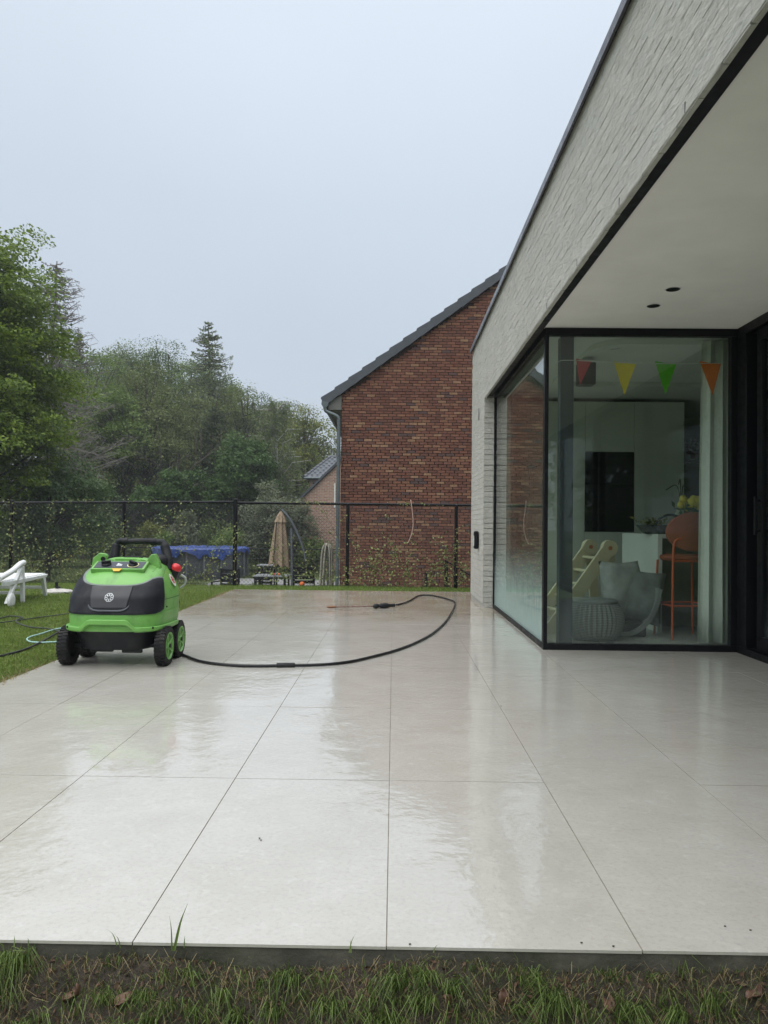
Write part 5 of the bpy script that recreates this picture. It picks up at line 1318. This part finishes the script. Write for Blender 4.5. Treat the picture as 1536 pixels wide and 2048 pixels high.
# wheels
TY = mat('black rubber tyre', (.010, .010, .011), .7, .3, 12, .2, 120, dirt=(.045, .042, .035), dirtscale=12, spec=.3)
def wheel(x, y, sx, label=None):
    R_ = .134
    prof = [(.088, -.035), (R_ - .012, -.038), (R_ - .002, -.028), (R_, 0), (R_ - .002, .028), (R_ - .012, .038), (.088, .035), (.084, .0), (.088, -.035)]
    wh = MB().lathe(prof[:-1], (x, y, R_), 48, 'x')
    for k in range(34):
        a = 2 * PI * k / 34; M = Matrix.Translation((x, y, R_)) @ Matrix.Rotation(a, 4, 'X')
        for s_ in (-1, 1): wh.box(s_ * .004 if s_ > 0 else -.034, .034 if s_ > 0 else -.004, -.006 + .003 * s_, .006 + .003 * s_, R_ - .006, R_ + .0045, M)
    w_ = wh.build('wheel', TY, washer)
    rim = MB().lathe([(.09, sx * .030), (.095, sx * .040), (.088, sx * .041), (.082, sx * .030), (.03, sx * .030), (.026, sx * .038), (.001, sx * .038)], (x, y, R_), 40, 'x')
    rim.build('rim', GRN, w_, True)
    for k in range(5):
        a = 2 * PI * k / 5 + .3; M = Matrix.Translation((x, y, R_)) @ Matrix.Rotation(a, 4, 'X'); MB().box(sx * .029, sx * .036, -.009, .009, .028, .084, M).build('spoke', GRN, w_, bevel=.003)
    MB().lathe([(.014, sx * .038), (.015, sx * .046), (.002, sx * .048)], (x, y, R_), 16, 'x').build('hub', BLKP, w_, True)
    return w_
for y in (.135, .47):
    for sx in (-1, 1): wheel(sx * .334 if y < .2 else sx * .325, y, sx)
MB().tube([(-.3, .135, .134), (.3, .135, .134)], .014, 8).tube([(-.3, .47, .134), (.3, .47, .134)], .014, 8).build('axle', BLKP, washer, True)
# wet drip edge at chassis bottom
MB().box(-.16, .0, .06, .09, .098, .12).box(.06, .2, .06, .09, .092, .12).build('chassis_lip', BLKP, washer, bevel=.008)

# ================================================================== HOSE, LANCE, LAWN THINGS
HB = mat('black rubber hose', (.007, .007, .008), .4, .2, 10, spec=.35)
hp_ = [(345, 1302), (365, 1309), (400, 1322), (450, 1329), (500, 1331.5), (553, 1331), (590, 1330.5), (650, 1328.5), (700, 1323), (745, 1313), (790, 1301), (830, 1286), (865, 1267), (888, 1247), (900, 1231), (909, 1213), (909, 1204), (898, 1199), (880, 1194), (862, 1190.5), (845, 1190), (833, 1193), (822, 1200), (808, 1206), (793, 1209.5)]
pts = [onz(x, y, .013) for x, y in hp_]; pts = [Vector((p.x, p.y, .012)) for p in pts]
hs = empty('pressure_hose', pts[8], 0, 'black high-pressure hose looping over the wet tiles from the washer to the gun', 'hose'); o0 = pts[8].copy()
MB().tube([p - o0 for p in crom(pts, 6)], .0105, 10).build('tube', HB, hs, True)
j0, j1 = pts[5] - o0, pts[6] - o0; dj_ = (j1 - j0)
MB().tube([j0, j0 + dj_ * .06, j1 - dj_ * .06, j1], [.016, .0195, .0195, .016], 14).tube([j0 + dj_ * .48, j0 + dj_ * .52], .0205, 14).build('coupling', BLKP, hs, True)
g0_, g1_, l1_ = onz(790, 1210.5, .03), onz(746, 1212.5, .03), onz(663, 1214, .03)
gun = empty('spray_lance', (g1_.x, g1_.y, 0), 0, 'spray gun with a thin steel lance and brass nozzle lying on the tiles', 'spray lance')
Lg = lambda v: Vector((v.x - g1_.x, v.y - g1_.y, v.z))
a, b_ = Lg(g1_), Lg(g0_); dg = b_ - a
MB().tube([a, a + dg * .06, a + dg * .16, a + dg * .24, a + dg * .28], [.012, .026, .030, .022, .014], 12).build('front_grip', BLKP, gun, True)
MB().tube([a + dg * .28, a + dg * .36, a + dg * .55, a + dg * .66, a + dg * .72, a + dg * .95, b_], [.020, .030, .034, .029, .019, .021, .016], 12).build('gun_body', BLKP, gun, True)
MB().lathe([(.017, -.006), (.022, 0), (.017, .006)], a + dg * .93, 12, 'x').build('swivel_ring', mat('grey metal ring', (.3, .3, .3), .35, metal=.8), gun, True)
MB().tube([Lg(l1_), a], .0075, 8).build('lance_tube', mat('stainless lance', (.20, .13, .11), .3, .1, metal=.7), gun, True)
c = Lg(l1_); MB().tube([c + Vector((-.055, 0, 0)), c + Vector((-.04, 0, 0)), c + Vector((.0, 0, 0)), c + Vector((.04, 0, 0)), c + Vector((.06, 0, 0))], [.007, .014, .017, .014, .008], 12).build('nozzle', mat('brass brown nozzle', (.14, .07, .04), .4, .2, metal=.5), gun, True)

def lawn_tube(pxs, r, m, nm, lb, cat, z=-.015):
    P_ = [onz(x, y, z) for x, y in pxs]; o_ = MB().tube(crom(P_, 6), r, 8).build(nm, m, None, True); return tag(o_, lb, cat)
lawn_tube([(-90, 1322), (-20, 1316), (40, 1302), (70, 1290), (95, 1277), (112, 1267), (128, 1260)], .0095, HB, 'water_hose', 'thick black hose sweeping over the lawn to the washer, nearest one', 'hose')
lawn_tube([(-40, 1238), (0, 1236), (20, 1232), (45, 1235), (33, 1240), (36, 1246), (60, 1254), (95, 1257), (125, 1264)], .0075, mat('dark green hose', (.03, .035, .022), .6), 'garden_hose', 'thin dark hose looping over the lawn below the white lounger', 'hose')
lawn_tube([(-30, 1248), (10, 1244), (40, 1240), (75, 1235), (130, 1228), (180, 1222)], .006, MC['dark green hose'], 'garden_hose', 'faint thin dark hose running straight across the lawn', 'hose')
lawn_tube([(128, 1255), (105, 1260), (80, 1268), (62, 1273), (54, 1278), (60, 1283), (80, 1285), (105, 1284), (130, 1283)], .0065, mat('pale teal hose', (.30, .48, .45), .45, .12), 'pale_hose', 'pale teal tube in a narrow loop on the lawn left of the washer', 'hose')
# white lounger
LW = mat('white garden plastic', (.72, .73, .72), .4, .04, 8, .05, dirt=(.55, .56, .52), dirtscale=8)
lg = empty('sun_lounger', (-4.66, 9.75, -.045), .125, 'white plastic sun lounger with armrest and wheels on the lawn at the left edge', 'sun lounger')
for sx, nm in ((0, 1), (-.62, 0)):
    MB().prism([(sx - .02, -.02, .48), (sx - .02, .05, .48), (sx - .02, .10, .0), (sx - .02, .045, .0)], (.045, 0, 0)).build('leg', LW, lg, bevel=.006)
    MB().prism([(sx - .02, -.05, .46), (sx - .02, .03, .46), (sx - .02, -.45, .06), (sx - .02, -.52, .06)], (.045, 0, 0)).build('leg', LW, lg, bevel=.006)
    MB().prism([(sx - .02, .80, .28), (sx - .02, .90, .28), (sx - .02, 1.0, .0), (sx - .02, .95, .0)], (.045, 0, 0)).build('leg', LW, lg, bevel=.006)
    MB().tube(crom([(sx, -.75, .37), (sx, -.55, .40), (sx, -.3, .44), (sx, -.05, .505), (sx, .08, .52)], 5), .034, 10).build('armrest', LW, lg, True)
    MB().prism([(sx - .02, -.6, .27), (sx - .02, .95, .275), (sx - .02, 1.0, .32), (sx - .02, -.6, .325)], (.045, 0, 0)).build('seat_rail', LW, lg, bevel=.008)
    MB().lathe([(.001, -.018), (.085, -.018), (.092, -.01), (.092, .012), (.08, .02), (.02, .022), (.001, .02)], (sx + .06, -.50, .093), 28, 'x').build('wheel', LW, lg, True)
for y in (.07, .93): MB().box(-.6, 0, y - .015, y + .015, .12, .16).build('stretcher', LW, lg, bevel=.004)
for k in range(14): MB().box(-.60, .0, -.55 + k * .11, -.47 + k * .11, .315, .335).build('slat', LW, lg, bevel=.004)
Mb = Matrix.Translation((0, -.58, .32)) @ Matrix.Rotation(math.radians(62), 4, 'X')
for k in range(6): MB().box(-.58, -.02, -.02 - .11 * 0, .0, .04 + k * .11, .12 + k * .11, Matrix.Translation((0, -.58, .32)) @ Matrix.Rotation(math.radians(35), 4, 'X')).build('back_slat', LW, lg, bevel=.004)
# pale folded sheet / parasol foot
fp = onz(114, 1186, -.04)
pb = empty('parasol_foot', (fp.x, fp.y, -.045), 0, 'flat pale slab-like parasol foot with a dark tube stub lying on the lawn', 'parasol foot')
vs = [];
for h, rr in ((0, 1), (.03, 1.0), (.055, .8), (.07, .25)):
    for k in range(20): a = 2 * PI * k / 20; q = rr * (1 + .12 * math.sin(3 * a + 1) + .06 * math.sin(7 * a)); vs.append((.205 * q * math.cos(a), .17 * q * math.sin(a), h))
MB().add(vs, [(i * 20 + k, i * 20 + (k + 1) % 20, (i + 1) * 20 + (k + 1) % 20, (i + 1) * 20 + k) for i in range(3) for k in range(20)] + [tuple(range(60, 80))]).build('slab', mat('pale worn concrete', (.42, .40, .37), .8, .2, 14, .3), pb, True)
MB().tube([(0, 0, .06), (-.01, 0, .16)], .022, 10).build('stub', BLKP, pb, True)
MB().tube([(.03, 0, .06), (.15, -.1, .02), (.26, -.2, .015)], .008, 6).tube([(-.03, 0, .1), (.06, -.04, .09)], .012, 6).build('lever', BLKP, pb, True)

# ================================================================== GRASS
GR1 = mat_leaf('lawn grass', (.06, .10, .018), (.22, .30, .065), .5, .3, 3)
GR2 = mat_leaf('long wet grass', (.028, .055, .012), (.19, .26, .075), .35, .3, 9)
GR3 = mat_leaf('dry grass', (.13, .10, .05), (.34, .28, .15), .7, .2, 6)
r3 = np.random.RandomState(31)
def lawn(n, xfun, y0, y1, hmin, hmax, wd, m, nm):
    u = r3.uniform(0, 1, n); y = y0 + (y1 - y0) * u; xa, xb = xfun(y); x = xa + (xb - xa) * r3.uniform(0, 1, n)
    z = gheight(x, y) - .005; nl_ = np.sin(x * 3.1 + y * 1.7) * np.cos(y * 2.3 - x)
    h = r3.uniform(hmin, hmax, n) * (1 + .25 * nl_); le = r3.normal(size=(n, 3)) * (.45, .45, 0)
    V, T = blade_arrays(np.stack([x, y, z], 1), h, np.full(n, wd) * r3.uniform(.6, 1.3, n), le, r3); return tag(npmesh(nm, V, T, m), kind='stuff')
lawn(70000, lambda y: (-.62 * y - 3.2, -.52 * y - .6), 1.9, 13.1, .025, .06, .007, GR1, 'side_lawn_grass')
lawn(9000, lambda y: (-3.2 + 0 * y, -2.395 + 0 * y), 1.9, 4.25, .025, .06, .006, GR1, 'near_lawn_grass')
lawn(150000, lambda y: (-.52 * y - .6, -2.395 + 0 * y), 4.2, 13.1, .025, .06, .006, GR1, 'lawn_grass')
lawn(26000, lambda y: (-2.4 + 0 * y, 2.2 + 0 * y), 11.83, 13.25, .02, .06, .006, GR1, 'fence_strip_grass')
lawn(5000, lambda y: (-2.46 + 0 * y, -2.37 + 0 * y), 4.2, 11.8, .03, .085, .006, GR3, 'lawn_edge_grass')
lawn(9000, lambda y: (-.5 * y, -2.4 + 0 * y), 4.2, 13.0, .02, .05, .006, GR3, 'dry_lawn_blades')
# neighbour lawn: coarse blades so that its surface is not flat
n = 60000; y = r3.uniform(19, 46, n); x = r3.uniform(-.55, .02, n) * y; V, T = blade_arrays(np.stack([x, y, np.full(n, GZ)], 1), r3.uniform(.06, .16, n), r3.uniform(.02, .04, n), r3.normal(size=(n, 3)) * (.4, .4, 0), r3)
keep = ~((x > -7.0) & (y > 18.8) & (y < 31.5)); keep3 = np.concatenate([keep, keep, keep]); tag(npmesh('meadow_grass', V, T[keep3], mat_leaf('meadow grass', (.07, .10, .03), (.19, .22, .09), .7, .3, .4)), kind='stuff')
# bank: tufts that hang forward
Pt = []; Hh = []; Ll = []
for k in range(1350):
    u = r3.uniform(-1.45, 1.5); v = r3.beta(1.1, 1.3) ; y, z = bank_pt(np.array(u), np.array(v)); nb_ = r3.randint(18, 80) if r3.rand() < .45 else r3.randint(6, 18)
    if math.sin(u * 5.3 + 1) + math.sin(u * 11.7 + v * 4) + .8 * math.sin(u * 23 + v * 9) < -.35 and r3.rand() < .5: continue
    if (u > .75 or v < .12 or (-.35 < u < -.05 and v < .4)) and r3.rand() < .6: continue
    dirx = r3.normal() * .35; L0 = r3.uniform(.5, 1.3)
    for q in range(nb_):
        Pt.append((u + r3.normal() * .014, float(y) + r3.normal() * .008, float(z) - .004)); Hh.append(r3.uniform(.035, .10) * L0); Ll.append((dirx + r3.normal() * .4, -.45 + r3.normal() * .35, -.1))
Pt, Hh, Ll = np.array(Pt), np.array(Hh), np.array(Ll); V, T = blade_arrays(Pt, Hh, np.full(len(Pt), .0028) * r3.uniform(.6, 1.5, len(Pt)), Ll, r3, 1.05); tag(npmesh('bank_grass', V, T, GR2), kind='stuff')
n = 18000; u = r3.uniform(-1.5, 1.6, n); v = r3.uniform(0, 1, n); y, z = bank_pt(u, v); V, T = blade_arrays(np.stack([u, y, z - .002], 1), r3.uniform(.008, .035, n), np.full(n, .0018), r3.normal(size=(n, 3)) * (.6, .6, 0) + (0, -.2, 0), r3); tag(npmesh('bank_moss', V, T, GR2), kind='stuff')
n = 6500; u = r3.uniform(-1.5, 1.6, n); v = r3.beta(.9, 1.6, n); y, z = bank_pt(u, v); V, T = blade_arrays(np.stack([u, y, z], 1), r3.uniform(.01, .05, n), np.full(n, .0016), r3.normal(size=(n, 3)) * (.9, .7, 0) + (0, -.5, 0), r3, .9); tag(npmesh('bank_straw', V, T, GR3), kind='stuff')
# litter crumbs
n = 6500; u = r3.uniform(-1.5, 1.6, n); v = r3.uniform(0, 1, n); y, z = bank_pt(u, v); P = np.stack([u, y - .003, z + .003], 1)
V, Fq = leaf_arrays(P, unit(r3.normal(size=P.shape) * .6 + (0, -.7, .7)), .014, .5, r3); tag(npmesh('leaf_litter', V, Fq, mat_leaf('dead leaf crumbs', (.035, .022, .015), (.13, .078, .05), .7, .1, 8)), kind='stuff')
DL = mat('brown dead leaf', (.11, .058, .036), .6, .35, 40, .5, 90)
spots = [(252, 2000, 'brown dead leaf low on the soil bank near the left corner'), (150, 1990, 'curled pale brown dead leaf on the bank left of the tall grass blades'), (735, 1985, 'dead leaf standing upright between tufts right of the middle joint'), (895, 2010, 'narrow rusty dead leaf hanging under a grass tuft on the bank'), (1010, 1998, 'large crumpled dead leaf in the middle of the right-hand bank'), (1060, 2030, 'dark dead leaf at the bottom edge below the thick tuft'), (1215, 2005, 'dead leaf on bare soil right of the thick tuft'), (1510, 1990, 'dead leaf on the bank at the right border')]
for i, (px, py, lb) in enumerate(spots):
    # intersect with the bank: march along the pixel ray
    v_ = ray(px, py); best = None
    for q in range(400):
        t = 1.3 + q * .002; p = Vector((v_[0] * t, v_[1] * t, CH + v_[2] * t)); vv = (1.858 - p.y) / .40
        if 0 <= vv <= 1 and p.z <= float(bank_pt(np.array(p.x), np.array(vv))[1]) + .004: best = p; break
    if best is None: continue
    vs = []; fs = []; nl2 = 8; rr = random.Random(i)
    for a in range(nl2 + 1):
        t = a / nl2; wd_ = .012 * math.sin(PI * min(1, t * .95 + .05)) ** .7 * rr.uniform(.8, 1.2)
        for s_ in (-1, -.4, 0, .4, 1): vs.append((s_ * wd_, (t - .5) * .046, .010 * abs(s_) ** 1.5 + .006 * math.sin(t * 6 + i) + rr.uniform(-.0015, .0015)))
    for a in range(nl2):
        for s_ in range(4): q = a * 5 + s_; fs.append((q, q + 1, q + 6, q + 5))
    o = MB().add(vs, fs).build('dead_leaf', DL, None, True, fixn=False); o.location = best + Vector((0, -.006, .004)); o.rotation_euler = (rr.uniform(.5, 1.2), rr.uniform(-.4, .4), rr.uniform(-1.4, 1.4))
    k = o.modifiers.new('s', 'SOLIDIFY'); k.thickness = .0008; tag(o, lb, 'dead leaf')
# tall blades poking over the tile edge
tb = [(348, 1896, 375, 1808, .005), (344, 1896, 339, 1832, .0025), (234, 1885, 214, 1858, .0022), (241, 1890, 228, 1868, .002), (368, 1890, 369, 1872, .002), (28, 1888, 28, 1870, .002), (56, 1886, 55, 1876, .002), (698, 1900, 711, 1868, .0018), (702, 1900, 700, 1878, .0018), (866, 1900, 880, 1888, .002)]
mb = MB()
for (xa, ya, xb, yb, w_) in tb:
    a = ony(xa, ya + 6, 1.84); b_ = ony(xb, yb, 1.86); md = a.lerp(b_, .55) + Vector(((a.x - b_.x) * .12, 0, .004))
    pts = crom([a, md, b_], 5); n_ = len(pts); vs = []; fs = []
    for i, p in enumerate(pts): ww = w_ * .55 * (1 - i / n_) ** .6 * (.6 + .8 * math.sin(PI * min(1, .25 + i / n_))); vs += [p + Vector((-ww, 0, 0)), p + Vector((0, ww * .5, 0)), p + Vector((ww, 0, 0))]
    for i in range(n_ - 1):
        for s_ in (0, 1): q = i * 3 + s_; fs.append((q, q + 1, q + 4, q + 3))
    mb.add(vs, fs)
tag(mb.build('tall_grass_blades', GR2, fixn=False), kind='stuff')
# crumbs on the tiles
mb = MB()
for (px, py) in ((1163, 1885), (1227, 1892), (1501, 1860), (820, 1888), (1450, 1852), (519, 1676), (522, 1680), (1002, 1412)):
    p = onz(px, py, .002); mb.ball((p.x, p.y, .002), .0035, 6, (1, .6, .5))
tag(mb.build('soil_crumbs', SOIL, fixn=False), kind='stuff')

# ================================================================== damp air over the garden
hz_ = MB().box(-90, 40, -40, 110, -2.6, 34).build('haze', mat('haze placeholder', (.5, .5, .5))); hm = newmat('haze'); g = N(hm)
pv = g.n('ShaderNodeVolumePrincipled'); pv.inputs['Color'].default_value = (.88, .92, .95, 1); pv.inputs['Density'].default_value = .0010; pv.inputs['Anisotropy'].default_value = .2
o_ = g.n('ShaderNodeOutputMaterial'); g.l(pv.outputs[0], o_.inputs['Volume']); hz_.data.materials[0] = hm; tag(hz_, kind='stuff')
